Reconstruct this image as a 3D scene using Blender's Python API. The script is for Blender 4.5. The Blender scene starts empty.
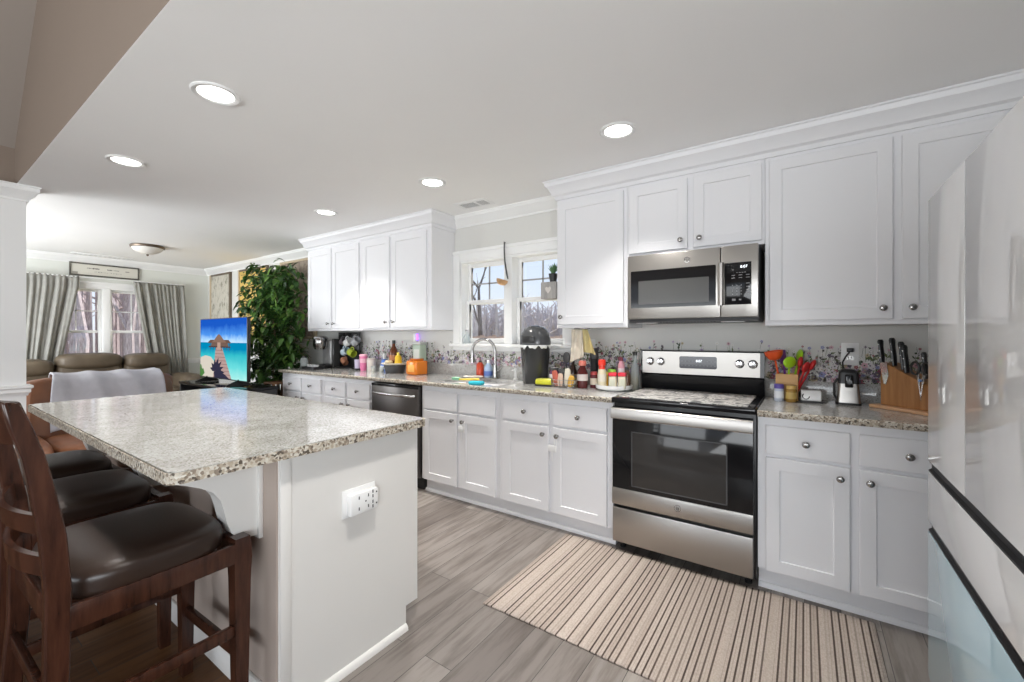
import bpy, bmesh, math, random
from mathutils import Matrix, Vector
PI = math.pi
SC = bpy.context.scene
COL = SC.collection

# ------------------------------------------------------------------ camera
CAM_H, YAW, FOC = 1.2864, math.radians(34.44), 426.72
cd = bpy.data.cameras.new('camera')
cd.sensor_fit = 'HORIZONTAL'
cd.sensor_width = 36.0
cd.lens = FOC * 36.0 / 1024.0
cd.shift_y = -4.9 / 1024.0
cd.clip_start = 0.05
cam = bpy.data.objects.new('camera', cd)
COL.objects.link(cam)
cam.location = (0, 0, CAM_H)
cam.rotation_euler = (PI / 2, 0, YAW)
SC.camera = cam

# ------------------------------------------------------------------ exposure, sky, sun
SC.view_settings.view_transform = 'Standard'
SC.view_settings.look = 'None'
SC.view_settings.exposure = 0.24
SC.view_settings.gamma = 1.0
SC.view_settings.use_curve_mapping = False
SC.cycles.use_denoising = True
SC.cycles.max_bounces = 10
SC.cycles.diffuse_bounces = 6
SC.cycles.glossy_bounces = 4
SC.cycles.transparent_max_bounces = 12
SC.cycles.sample_clamp_indirect = 6.0
SC.cycles.caustics_reflective = False
SC.cycles.caustics_refractive = False

SKY_STRENGTH = 1.0
w = bpy.data.worlds.new('sky')
SC.world = w
w.use_nodes = True
nt = w.node_tree
bg = nt.nodes['Background']
tc = nt.nodes.new('ShaderNodeTexCoord')
sx = nt.nodes.new('ShaderNodeSeparateXYZ')
rp = nt.nodes.new('ShaderNodeValToRGB')
nt.links.new(tc.outputs['Generated'], sx.inputs[0])
mr = nt.nodes.new('ShaderNodeMapRange')
mr.inputs[1].default_value = -0.3
mr.inputs[2].default_value = 0.9
nt.links.new(sx.outputs['Z'], mr.inputs[0])
nt.links.new(mr.outputs[0], rp.inputs[0])
cr = rp.color_ramp
cr.elements[0].position = 0.0
cr.elements[0].color = (0.55, 0.53, 0.50, 1)
cr.elements[1].position = 1.0
cr.elements[1].color = (0.40, 0.60, 0.98, 1)
for p_, c_ in ((0.24, (0.72, 0.72, 0.72, 1)), (0.27, (0.80, 0.87, 0.97, 1)), (0.45, (0.60, 0.74, 0.97, 1))):
    e_ = cr.elements.new(p_)
    e_.color = c_
nt.links.new(rp.outputs[0], bg.inputs[0])
bg.inputs[1].default_value = SKY_STRENGTH

sd = bpy.data.lights.new('sun', 'SUN')
sd.energy = 8.0
sd.angle = math.radians(0.8)
sd.color = (1.0, 0.95, 0.88)
sun = bpy.data.objects.new('sun', sd)
COL.objects.link(sun)
sun.rotation_euler = Vector((0.22, -0.50, -0.84)).to_track_quat('-Z', 'Y').to_euler()

CAN_POWER = 7.0           # each recessed lamp

# unseen fill lamps added behind and beside the camera to brighten the rooms
def add_fill(name, loc, rot, sx_, sy_, power, col=(0.93, 0.97, 1.0)):
    ld = bpy.data.lights.new(name, 'AREA')
    ld.shape = 'RECTANGLE'
    ld.size = sx_
    ld.size_y = sy_
    ld.energy = power
    ld.color = col
    o = bpy.data.objects.new(name, ld)
    COL.objects.link(o)
    o.location = loc
    o.rotation_euler = rot
    return o
add_fill('fill_rear', (-2.6, -4.15, 1.35), (PI / 2 + 0.75, 0, 0.0), 4.0, 1.9, 112.0)
add_fill('fill_right', (1.12, -2.0, 1.35), (PI / 2 + 0.75, 0, PI / 2 - 0.35), 2.8, 1.9, 130.0)
add_fill('fill_side', (-6.7, -0.95, 1.35), (PI / 2, 0, 0), 2.4, 1.7, 120.0)

# ------------------------------------------------------------------ materials
def mat(name, col, rough=0.5, metal=0.0, **kw):
    m = bpy.data.materials.new(name)
    m.use_nodes = True
    b = m.node_tree.nodes['Principled BSDF']
    b.inputs['Base Color'].default_value = (*col, 1)
    b.inputs['Roughness'].default_value = rough
    b.inputs['Metallic'].default_value = metal
    for k, v in kw.items():
        b.inputs[k.replace('_', ' ')].default_value = v
    return m

def N(m, t, **kw):
    n = m.node_tree.nodes.new(t)
    for k, v in kw.items():
        setattr(n, k, v)
    return n

def L(m, a, b):
    m.node_tree.links.new(a, b)

def B(m):
    return m.node_tree.nodes['Principled BSDF']

def coords(m, scale=(1, 1, 1), rot=(0, 0, 0)):
    t = N(m, 'ShaderNodeTexCoord')
    mp = N(m, 'ShaderNodeMapping')
    mp.inputs['Scale'].default_value = scale
    mp.inputs['Rotation'].default_value = rot
    L(m, t.outputs['Object'], mp.inputs[0])
    return mp.outputs[0]

def ramp(m, fac, stops, interp='LINEAR'):
    r = N(m, 'ShaderNodeValToRGB')
    r.color_ramp.interpolation = interp
    el = r.color_ramp.elements
    while len(el) < len(stops):
        el.new(0.5)
    for e, (p, c) in zip(el, stops):
        e.position = p
        e.color = (*c, 1) if len(c) == 3 else c
    L(m, fac, r.inputs[0])
    return r.outputs[0]

def noise(m, vec, scale, detail=3, rough=0.5):
    n = N(m, 'ShaderNodeTexNoise')
    n.inputs['Scale'].default_value = scale
    n.inputs['Detail'].default_value = detail
    n.inputs['Roughness'].default_value = rough
    L(m, vec, n.inputs['Vector'])
    return n.outputs['Fac']

def mixc(m, fac, a, b, mode='MIX'):
    x = N(m, 'ShaderNodeMix', data_type='RGBA', blend_type=mode)
    for sock, v in ((x.inputs[0], fac), (x.inputs[6], a), (x.inputs[7], b)):
        if isinstance(v, (int, float)):
            sock.default_value = v
        elif isinstance(v, tuple):
            sock.default_value = (*v, 1)
        else:
            L(m, v, sock)
    return x.outputs[2]

def bump(m, h, strength=0.2, dist=0.01):
    b = N(m, 'ShaderNodeBump')
    b.inputs['Strength'].default_value = strength
    b.inputs['Distance'].default_value = dist
    L(m, h, b.inputs['Height'])
    L(m, b.outputs[0], B(m).inputs['Normal'])

def paint(name, col, rough=0.6, amt=0.03, scale=90):
    m = mat(name, col, rough)
    v = coords(m)
    f = noise(m, v, scale, 2)
    bump(m, f, 0.06, 0.002)
    f2 = noise(m, v, 1.5, 2)
    c = ramp(m, f2, [(0.3, tuple(x * (1 - amt) for x in col)), (0.7, tuple(min(1, x * (1 + amt)) for x in col))])
    L(m, c, B(m).inputs['Base Color'])
    return m

M = {}
M['cab'] = paint('cabinet_white', (0.775, 0.775, 0.795), 0.35, 0.01)
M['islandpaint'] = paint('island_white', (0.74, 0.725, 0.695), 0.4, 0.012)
M['trim'] = paint('trim_white', (0.84, 0.84, 0.83), 0.4, 0.01)
M['ceil'] = paint('ceiling_paint', (0.92, 0.915, 0.905), 0.85, 0.012, 160)
M['wall'] = paint('wall_greige', (0.66, 0.655, 0.63), 0.75, 0.015, 140)
M['wall_far'] = paint('wall_sage', (0.70, 0.715, 0.67), 0.75, 0.015, 140)
M['taupe'] = paint('wall_taupe', (0.27, 0.215, 0.175), 0.8, 0.015, 140)
M['slope'] = paint('slope_taupe', (0.34, 0.295, 0.26), 0.8, 0.015, 140)
M['black'] = mat('black_plastic', (0.015, 0.015, 0.016), 0.35)
M['blackgloss'] = mat('black_glass', (0.010, 0.010, 0.011), 0.07, 0, Specular_IOR_Level=0.35)
M['ovenwin'] = mat('oven_window', (0.045, 0.042, 0.040), 0.08, 0, Specular_IOR_Level=0.3)
M['grey_dark'] = mat('dark_grey', (0.07, 0.07, 0.072), 0.5)
M['grey'] = mat('mid_grey', (0.35, 0.35, 0.36), 0.5)
M['white'] = mat('white_plastic', (0.83, 0.83, 0.82), 0.35)
M['white_gloss'] = mat('white_ceramic', (0.85, 0.85, 0.84), 0.15)
M['chrome'] = mat('chrome', (0.62, 0.62, 0.63), 0.12, 1.0)
M['nickel'] = mat('nickel', (0.36, 0.35, 0.34), 0.22, 1.0)
M['knobplate'] = mat('clear_plastic_pad', (0.80, 0.80, 0.80), 0.2)

def steel(name, col, rough=0.27):
    m = mat(name, col, rough, 1.0)
    v = coords(m, (2, 2, 260))
    f = noise(m, v, 3, 2)
    mr = N(m, 'ShaderNodeMapRange')
    mr.inputs[3].default_value = rough - 0.05
    mr.inputs[4].default_value = rough + 0.09
    L(m, f, mr.inputs[0])
    L(m, mr.outputs[0], B(m).inputs['Roughness'])
    bump(m, f, 0.03, 0.001)
    return m
M['steel'] = steel('stainless_steel', (0.43, 0.41, 0.385), 0.31)
M['darksteel'] = steel('black_stainless', (0.14, 0.13, 0.125), 0.3)

def granite(name):
    m = mat(name, (0.6, 0.6, 0.55), 0.09)
    v = coords(m)
    big = noise(m, v, 9, 4, 0.6)
    base = ramp(m, big, [(0.30, (0.31, 0.30, 0.28)), (0.5, (0.44, 0.44, 0.425)), (0.7, (0.56, 0.565, 0.56))])
    vo = N(m, 'ShaderNodeTexVoronoi')
    vo.inputs['Scale'].default_value = 190
    L(m, v, vo.inputs['Vector'])
    sep = N(m, 'ShaderNodeSeparateColor')
    L(m, vo.outputs['Color'], sep.inputs[0])
    cells = ramp(m, sep.outputs[0], [(0.0, (0.17, 0.14, 0.12)), (0.10, (0.34, 0.32, 0.29)), (0.26, (0.41, 0.41, 0.40)), (0.55, (0.51, 0.51, 0.50)), (0.85, (0.62, 0.62, 0.61))], 'CONSTANT')
    c = mixc(m, 0.55, base, cells)
    sp = noise(m, v, 95, 2, 0.6)
    spf = ramp(m, sp, [(0.63, (0, 0, 0)), (0.68, (0.8, 0.8, 0.8))])
    c = mixc(m, spf, c, (0.17, 0.13, 0.10))
    L(m, c, B(m).inputs['Base Color'])
    return m
M['granite'] = granite('granite')
def granite_edge(name):
    m = mat(name, (0.5, 0.45, 0.36), 0.5)
    v = coords(m)
    vo = N(m, 'ShaderNodeTexVoronoi')
    vo.inputs['Scale'].default_value = 140
    L(m, v, vo.inputs['Vector'])
    sep = N(m, 'ShaderNodeSeparateColor')
    L(m, vo.outputs['Color'], sep.inputs[0])
    c = ramp(m, sep.outputs[0], [(0.0, (0.10, 0.08, 0.06)), (0.12, (0.26, 0.21, 0.16)), (0.32, (0.42, 0.36, 0.28)), (0.55, (0.53, 0.48, 0.40)), (0.82, (0.62, 0.59, 0.52))], 'CONSTANT')
    L(m, c, B(m).inputs['Base Color'])
    bump(m, vo.outputs['Distance'], 0.5, 0.004)
    return m
M['gedge'] = granite_edge('granite_chiselled_edge')

def planks(name, cols, rough, wid=0.18, length=1.22):
    m = mat(name, cols[0], rough)
    t = N(m, 'ShaderNodeTexCoord')
    mp = N(m, 'ShaderNodeMapping')
    mp.inputs['Rotation'].default_value = (0, 0, PI / 2)
    L(m, t.outputs['Object'], mp.inputs[0])
    br = N(m, 'ShaderNodeTexBrick')
    br.offset = 0.37
    br.inputs['Scale'].default_value = 1.0
    br.inputs['Brick Width'].default_value = length
    br.inputs['Row Height'].default_value = wid
    br.inputs['Mortar Size'].default_value = 0.0014
    br.inputs['Color1'].default_value = (0, 0, 0, 1)
    br.inputs['Color2'].default_value = (1, 1, 1, 1)
    br.inputs['Mortar'].default_value = (0.5, 0.5, 0.5, 1)
    L(m, mp.outputs[0], br.inputs['Vector'])
    tone = ramp(m, br.outputs['Color'], [(i / (len(cols) - 1), c) for i, c in enumerate(cols)])
    mp2 = N(m, 'ShaderNodeMapping')
    mp2.inputs['Scale'].default_value = (14, 1.3, 1)
    L(m, t.outputs['Object'], mp2.inputs[0])
    addv = N(m, 'ShaderNodeVectorMath', operation='ADD')
    sc = N(m, 'ShaderNodeVectorMath', operation='SCALE')
    sc.inputs['Scale'].default_value = 17.0
    L(m, br.outputs['Color'], sc.inputs[0])
    L(m, mp2.outputs[0], addv.inputs[0])
    L(m, sc.outputs[0], addv.inputs[1])
    g = noise(m, addv.outputs[0], 1.6, 6, 0.65)
    gm = ramp(m, g, [(0.28, (0.30, 0.27, 0.25)), (0.42, (0.62, 0.59, 0.57)), (0.55, (1, 1, 1)), (0.75, (1.08, 1.08, 1.08))])
    c = mixc(m, 0.75, tone, gm, 'MULTIPLY')
    c = mixc(m, br.outputs['Fac'], c, (0.05, 0.045, 0.04))
    L(m, c, B(m).inputs['Base Color'])
    bump(m, g, 0.08, 0.002)
    return m
M['floor'] = planks('grey_vinyl_planks', [(0.155, 0.132, 0.118), (0.285, 0.255, 0.232), (0.205, 0.18, 0.163), (0.37, 0.335, 0.305)], 0.30, 0.14)
M['floor2'] = planks('brown_planks', [(0.065, 0.027, 0.010), (0.115, 0.053, 0.021), (0.085, 0.037, 0.014), (0.145, 0.069, 0.029)], 0.5, 0.13)  # darker, browner planks for the stool side and living part
B(M['floor2']).inputs['Specular IOR Level'].default_value = 0.2

def wood(name, c1, c2, rough=0.35, scale=(1, 1, 1), sc=6):
    m = mat(name, c1, rough)
    v = coords(m, scale)
    f = noise(m, v, sc, 5, 0.6)
    c = ramp(m, f, [(0.3, c1), (0.7, c2)])
    L(m, c, B(m).inputs['Base Color'])
    return m
M['darkwood'] = wood('espresso_wood', (0.022, 0.008, 0.005), (0.070, 0.026, 0.015), 0.24, (9, 9, 1.2), 5)
M['leather_dark'] = mat('dark_brown_leather', (0.030, 0.017, 0.012), 0.34)
_v = coords(M['leather_dark']); bump(M['leather_dark'], noise(M['leather_dark'], _v, 220, 3), 0.12, 0.002)
def leather(name, c1, c2, rough):
    m = mat(name, c1, rough)
    v = coords(m)
    f = noise(m, v, 5, 4)
    L(m, ramp(m, f, [(0.3, c1), (0.7, c2)]), B(m).inputs['Base Color'])
    bump(m, noise(m, v, 60, 4), 0.25, 0.006)
    return m
M['leather_brown'] = leather('saddle_brown_leather', (0.15, 0.055, 0.022), (0.25, 0.100, 0.044), 0.45)
M['leather_olive'] = leather('olive_brown_leather', (0.075, 0.055, 0.035), (0.13, 0.098, 0.064), 0.5)
M['block_wood'] = wood('acacia_wood', (0.26, 0.105, 0.032), (0.44, 0.21, 0.075), 0.4, (14, 14, 1), 3)
M['block_base'] = wood('bamboo_wood', (0.58, 0.32, 0.17), (0.66, 0.40, 0.23), 0.4, (2, 20, 20), 3)
M['bamboo'] = wood('bamboo_crock', (0.60, 0.33, 0.12), (0.70, 0.42, 0.17), 0.45, (2, 2, 14), 3)
M['crate_wood'] = wood('crate_wood', (0.16, 0.075, 0.035), (0.26, 0.13, 0.065), 0.5, (2, 2, 10), 4)
M['bark'] = wood('bark', (0.34, 0.31, 0.32), (0.64, 0.60, 0.62), 0.9, (6, 6, 1), 6)
M['bark2'] = wood('bark_reddish', (0.28, 0.225, 0.23), (0.66, 0.57, 0.59), 0.9, (6, 6, 1), 6)
M['fence'] = wood('fence_wood', (0.40, 0.28, 0.23), (0.62, 0.48, 0.42), 0.85, (1, 8, 8), 4)
M['grass'] = wood('winter_grass', (0.22, 0.20, 0.12), (0.42, 0.38, 0.26), 0.95, (1, 1, 1), 2)
M['greywood'] = wood('weathered_grey_wood', (0.30, 0.29, 0.28), (0.46, 0.44, 0.42), 0.8, (12, 2, 2), 4)

def fabric(name, c, rough=0.9, scale=500, strength=0.25, var=0.08):
    m = mat(name, c, rough)
    v = coords(m)
    bump(m, noise(m, v, scale, 2), strength, 0.002)
    f = noise(m, v, 12, 3)
    L(m, ramp(m, f, [(0.3, tuple(x * (1 - var) for x in c)), (0.7, tuple(x * (1 + var) for x in c))]), B(m).inputs['Base Color'])
    return m
M['curtain'] = fabric('grey_curtain_cloth', (0.29, 0.285, 0.26), 0.85, 300)
M['blanket'] = fabric('lavender_grey_blanket', (0.47, 0.465, 0.50), 0.95, 220, 0.5)
M['towel'] = fabric('tan_towel', (0.70, 0.63, 0.52), 0.95, 260, 0.5)
M['towel2'] = fabric('yellow_towel', (0.74, 0.62, 0.30), 0.95, 260, 0.5)

def glassmat():
    m = bpy.data.materials.new('window_glass')
    m.use_nodes = True
    t = m.node_tree
    t.nodes.remove(t.nodes['Principled BSDF'])
    a = t.nodes.new('ShaderNodeBsdfTransparent')
    b = t.nodes.new('ShaderNodeBsdfGlossy')
    b.inputs['Roughness'].default_value = 0.02
    x = t.nodes.new('ShaderNodeMixShader')
    x.inputs[0].default_value = 0.05
    t.links.new(a.outputs[0], x.inputs[1])
    t.links.new(b.outputs[0], x.inputs[2])
    t.links.new(x.outputs[0], t.nodes['Material Output'].inputs[0])
    return m
M['glass'] = glassmat()
def clearmat(name, col, tint=0.5):
    m = bpy.data.materials.new(name)
    m.use_nodes = True
    t = m.node_tree
    p = t.nodes['Principled BSDF']
    p.inputs['Base Color'].default_value = (*col, 1)
    p.inputs['Roughness'].default_value = 0.05
    a = t.nodes.new('ShaderNodeBsdfTransparent')
    a.inputs[0].default_value = (*[min(1, c * 0.4 + 0.6) for c in col], 1)
    x = t.nodes.new('ShaderNodeMixShader')
    x.inputs[0].default_value = tint
    t.links.new(a.outputs[0], x.inputs[1])
    t.links.new(p.outputs[0], x.inputs[2])
    t.links.new(x.outputs[0], t.nodes['Material Output'].inputs[0])
    return m
M['clear'] = clearmat('clear_glass', (0.75, 0.80, 0.80), 0.35)
def emit(name, col, s):
    m = mat(name, col, 0.5)
    B(m).inputs['Emission Color'].default_value = (*col, 1)
    B(m).inputs['Emission Strength'].default_value = s
    return m
M['can_glow'] = emit('lamp_diffuser', (1.0, 0.97, 0.93), 6.0)
M['digits'] = emit('display_digits', (0.9, 0.95, 1.0), 1.4)
M['violet'] = emit('violet_glow', (0.35, 0.12, 0.95), 2.2)
M['fridge'] = mat('white_glass_panel', (0.86, 0.865, 0.87), 0.05, 0, Coat_Weight=0.3)
M['fridge_blue'] = mat('pale_blue_glass_panel', (0.50, 0.68, 0.76), 0.05, 0, Coat_Weight=0.3)

_flat = {}
def C(r, g, b, rough=0.5):
    k = (r, g, b, rough)
    if k not in _flat:
        _flat[k] = mat('paint_%d_%d_%d' % (r * 99, g * 99, b * 99), (r, g, b), rough)
    return _flat[k]

# ------------------------------------------------------------------ mesh builder
class G:
    def __init__(s):
        s.bm = bmesh.new()
        s.T = Matrix.Identity(4)
        s.mi = 0
        s.mats = []
    def use(s, m):
        if m not in s.mats:
            s.mats.append(m)
        s.mi = s.mats.index(m)
        return s
    def v(s, co):
        return s.bm.verts.new(s.T @ Vector(co))
    def f(s, vs):
        try:
            fc = s.bm.faces.new(vs)
            fc.material_index = s.mi
            return fc
        except ValueError:
            return None
    def poly(s, pts):
        return s.f([s.v(p) for p in pts])
    def box(s, x0, x1, y0, y1, z0, z1, bev=0.0, seg=2):
        before = set(s.bm.faces)
        mtx = s.T @ Matrix.Translation(((x0 + x1) / 2, (y0 + y1) / 2, (z0 + z1) / 2)) @ Matrix.Diagonal((abs(x1 - x0), abs(y1 - y0), abs(z1 - z0), 1))
        r = bmesh.ops.create_cube(s.bm, size=1.0, matrix=mtx)
        if bev > 0:
            es = list({e for v in r['verts'] for e in v.link_edges})
            bmesh.ops.bevel(s.bm, geom=es, offset=bev, segments=seg, profile=0.5, affect='EDGES')
        for fc in s.bm.faces:
            if fc not in before:
                fc.material_index = s.mi
        return s
    def lathe(s, prof, seg=20, at=(0, 0, 0), axis='z', cap=True):
        """prof: list of (r, h)"""
        ax = {'z': Matrix.Identity(4), '-y': Matrix.Rotation(PI / 2, 4, 'X'), 'y': Matrix.Rotation(-PI / 2, 4, 'X'),
              'x': Matrix.Rotation(PI / 2, 4, 'Y'), '-z': Matrix.Rotation(PI, 4, 'X'), '-x': Matrix.Rotation(-PI / 2, 4, 'Y')}[axis] if isinstance(axis, str) else axis
        old = s.T
        s.T = old @ Matrix.Translation(at) @ ax
        rings = []
        for r, h in prof:
            if r < 1e-6:
                rings.append([s.v((0, 0, h))])
            else:
                rings.append([s.v((r * math.cos(2 * PI * i / seg), r * math.sin(2 * PI * i / seg), h)) for i in range(seg)])
        for a, b in zip(rings, rings[1:]):
            for i in range(seg):
                j = (i + 1) % seg
                if len(a) == 1 and len(b) == 1:
                    continue
                if len(a) == 1:
                    s.f([a[0], b[j], b[i]])
                elif len(b) == 1:
                    s.f([a[i], a[j], b[0]])
                else:
                    s.f([a[i], a[j], b[j], b[i]])
        if cap:
            if len(rings[0]) > 1:
                s.f(list(reversed(rings[0])))
            if len(rings[-1]) > 1:
                s.f(rings[-1])
        s.T = old
        return s
    def cyl(s, p0, p1, r, r2=None, seg=12):
        return s.tube([p0, p1], [r, r if r2 is None else r2], seg)
    def tube(s, pts, r, seg=10, closed=False, flat=1.0):
        pts = [Vector(p) for p in pts]
        n = len(pts)
        rs = r if isinstance(r, (list, tuple)) else [r] * n
        rings = []
        prev = None
        for i, p in enumerate(pts):
            if closed:
                t = pts[(i + 1) % n] - pts[i - 1]
            else:
                t = pts[min(i + 1, n - 1)] - pts[max(i - 1, 0)]
            t.normalize()
            if prev is None:
                a = Vector((0, 0, 1)) if abs(t.z) < 0.9 else Vector((1, 0, 0))
                u = t.cross(a).normalized()
            else:
                u = (prev - t * prev.dot(t)).normalized()
            prev = u
            w_ = t.cross(u)
            rings.append([s.v(p + (u * math.cos(2 * PI * k / seg) + w_ * math.sin(2 * PI * k / seg) * flat) * rs[i]) for k in range(seg)])
        m = n if closed else n - 1
        for i in range(m):
            a, b = rings[i], rings[(i + 1) % n]
            for k in range(seg):
                j = (k + 1) % seg
                s.f([a[k], a[j], b[j], b[k]])
        if not closed:
            s.f(list(reversed(rings[0])))
            s.f(rings[-1])
        return s
    def prism(s, pts, axis, a, b):
        """closed 2D outline extruded on axis from a to b. axis x: pts (y,z); y: (x,z); z: (x,y)"""
        def mk(p, t):
            return {'x': (t, p[0], p[1]), 'y': (p[0], t, p[1]), 'z': (p[0], p[1], t)}[axis]
        A = [s.v(mk(p, a)) for p in pts]
        Bv = [s.v(mk(p, b)) for p in pts]
        n = len(pts)
        for i in range(n):
            j = (i + 1) % n
            s.f([A[i], A[j], Bv[j], Bv[i]])
        s.f(list(reversed(A)))
        s.f(Bv)
        return s
    def sweep(s, path, prof, closed=False):
        """profile (out, z) swept along xy path with mitred corners; out is to the right of travel"""
        n = len(path)
        P = [Vector((p[0], p[1])) for p in path]
        rings = []
        for i in range(n):
            d0 = (P[i] - P[i - 1]).normalized() if (i > 0 or closed) else (P[1] - P[0]).normalized()
            d1 = (P[(i + 1) % n] - P[i]).normalized() if (i < n - 1 or closed) else d0
            n0 = Vector((d0.y, -d0.x))
            n1 = Vector((d1.y, -d1.x))
            mv = (n0 + n1)
            mv = mv / max(0.2, mv.dot(n0))
            rings.append([s.v((P[i].x + mv.x * o, P[i].y + mv.y * o, z)) for o, z in prof])
        k = len(prof)
        for i in range(n if closed else n - 1):
            a, b = rings[i], rings[(i + 1) % n]
            for q in range(k):
                r = (q + 1) % k
                s.f([a[q], b[q], b[r], a[r]])
        if not closed:
            s.f(rings[0])
            s.f(list(reversed(rings[-1])))
        return s
    def sbox(s, c, h, n=5.0, seg=9):
        """rounded puffy box, superellipsoid"""
        for ax in range(3):
            for sg in (-1, 1):
                grid = []
                for i in range(seg + 1):
                    row = []
                    for j in range(seg + 1):
                        a = math.tan((i / seg * 2 - 1) * PI / 4)
                        b = math.tan((j / seg * 2 - 1) * PI / 4)
                        d = [0, 0, 0]
                        d[ax] = sg
                        d[(ax + 1) % 3] = a
                        d[(ax + 2) % 3] = b * sg
                        q = sum(abs(t) ** n for t in d) ** (1 / n)
                        row.append(s.v([c[k] + h[k] * d[k] / q for k in range(3)]))
                    grid.append(row)
                for i in range(seg):
                    for j in range(seg):
                        s.f([grid[i][j], grid[i + 1][j], grid[i + 1][j + 1], grid[i][j + 1]])
        return s
    def ball(s, c, r, seg=14, rings=9):
        rr = r if isinstance(r, (list, tuple)) else (r, r, r)
        old = s.T
        s.T = old @ Matrix.Translation(c) @ Matrix.Diagonal((*rr, 1))
        s.lathe([(math.sin(PI * i / rings), -math.cos(PI * i / rings)) for i in range(rings + 1)], seg, cap=False)
        s.T = old
        return s
    def grid(s, fn, nu, nv):
        g = [[s.v(fn(i / nu, j / nv)) for j in range(nv + 1)] for i in range(nu + 1)]
        for i in range(nu):
            for j in range(nv):
                s.f([g[i][j], g[i + 1][j], g[i + 1][j + 1], g[i][j + 1]])
        return s
    def obj(s, name, m=None, parent=None, smooth=True, angle=38, weld=True, loc=None):
        if weld:
            bmesh.ops.remove_doubles(s.bm, verts=s.bm.verts, dist=1e-5)
        bmesh.ops.recalc_face_normals(s.bm, faces=s.bm.faces)
        me = bpy.data.meshes.new(name)
        s.bm.to_mesh(me)
        s.bm.free()
        if m is not None and not s.mats:
            s.mats = [m]
        for q in s.mats:
            me.materials.append(q)
        if smooth:
            for p in me.polygons:
                p.use_smooth = True
            me.set_sharp_from_angle(angle=math.radians(angle))
        o = bpy.data.objects.new(name, me)
        COL.objects.link(o)
        if loc is not None:
            o.location = loc
        if parent is not None:
            o.parent = parent
        return o

def tag(o, label, cat, group=None, kind=None):
    o['label'] = label
    o['category'] = cat
    if group:
        o['group'] = group
    if kind:
        o['kind'] = kind
    return o

def thing(name, label, cat, loc=(0, 0, 0), rz=0.0, group=None):
    o = bpy.data.objects.new(name, None)
    o.empty_display_size = 0.05
    COL.objects.link(o)
    o.location = loc
    o.rotation_euler = (0, 0, rz)
    return tag(o, label, cat, group)

def struct(g, name, m=None, parent=None, **kw):
    o = g.obj(name, m, parent, **kw)
    o['kind'] = 'structure'
    return o

def dup(src, loc, rz=None, label=None):
    def cp(o, par):
        c = o.copy()
        COL.objects.link(c)
        if par is not None:
            c.parent = par
        for k in list(o.children):
            cp(k, c)
        return c
    r = cp(src, None)
    r.location = loc
    if rz is not None:
        r.rotation_euler = (0, 0, rz)
    if label:
        r['label'] = label
    return r

rnd = random.Random(7)

# ------------------------------------------------------------------ key dimensions (camera stands over the origin)
H = 2.42                      # kitchen ceiling
WY = 3.10                     # back wall
F = 2.495                     # face of the base cabinets
DF = F - 0.02                 # front of doors
UY = 2.79                     # face of the wall cabinets
XF = -8.474                   # far wall
XR = 1.17                     # right wall
HDR = 0.535                   # edge of the kitchen ceiling
CT = 0.914

# ================================================================== room shell
g = G()
g.use(M['floor']); g.box(-3.55, XR, 0.72, WY + 0.15, -0.05, 0.0)
struct(g, 'floor', None)
g = G()
g.use(M['floor2'])
g.box(-5.2, XR, -4.2, 0.72, -0.05, 0.0)
g.box(XF - 0.15, -3.55, 0.72, WY + 0.15, -0.05, 0.0)
g.box(XF - 0.15, -5.2, -0.9, 0.72, -0.05, 0.0)
struct(g, 'floor_brown', None)

g = G()
g.box(XF - 0.15, XR + 0.15, HDR, WY + 0.25, H, H + 0.06)
g.box(XF - 0.15, -5.03, -0.9, HDR, H, H + 0.06)
struct(g, 'ceiling', M['ceil'])

# back wall with the kitchen window hole
WX0, WX1, WZ0, WZ1 = -2.72, -1.60, 1.215, 2.0
g = G()
g.box(XF - 0.15, WX0, WY, WY + 0.15, 0, H)
g.box(WX1, XR + 0.15, WY, WY + 0.15, 0, H)
g.box(WX0, WX1, WY, WY + 0.15, 0, WZ0)
g.box(WX0, WX1, WY, WY + 0.15, WZ1, H)
struct(g, 'wall_back', M['wall'])

# far wall with the living window hole
LY0, LY1, LZ0, LZ1 = 1.22, 2.39, 0.66, 1.99
g = G()
g.box(XF - 0.15, XF, -0.9, LY0, 0, H)
g.box(XF - 0.15, XF, LY1, WY, 0, H)
g.box(XF - 0.15, XF, LY0, LY1, 0, LZ0)
g.box(XF - 0.15, XF, LY0, LY1, LZ1, H)
struct(g, 'wall_far', M['wall_far'])

g = G()
g.box(XR, XR + 0.15, -0.55, WY, 0, H); g.box(XR, XR + 0.15, -4.2, -3.45, 0, H)
g.box(XR, XR + 0.15, -3.45, -0.55, 0, 0.35); g.box(XR, XR + 0.15, -3.45, -0.55, 2.35, H)  # opening added for the unseen fill lamp on the right
struct(g, 'wall_right', M['wall'])

# family room side: stub wall, header above the kitchen ceiling, sloped ceiling
g = G()
g.box(-5.03, -4.93, -4.2, 0.46, 0, 2.72); g.box(-5.03, -4.93, 0.46, HDR + 0.1, H + 0.001, 2.72)
struct(g, 'wall_left', M['taupe'])
g = G()
g.prism([(-4.93, H + 0.06), (XR + 0.15, H + 0.06), (XR + 0.15, 4.3), (-1.6, 5.55), (-4.93, 2.72)], 'y', HDR, HDR + 0.1)
g.box(-4.93, XR + 0.15, HDR - 0.001, HDR + 0.1, H + 0.001, H + 0.07)
struct(g, 'wall_header', M['taupe'])
g = G()
g.prism([(-5.03, 2.62), (-1.6, 5.55), (XR + 0.15, 3.8), (XR + 0.15, 3.9), (-1.6, 5.68), (-5.03, 2.74)], 'y', -4.2, HDR)
struct(g, 'ceiling_slope', M['slope'])
g = G()
g.box(XR, XR + 0.15, -4.2, HDR, H, 3.95)
struct(g, 'wall_gable', M['taupe'])

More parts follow.
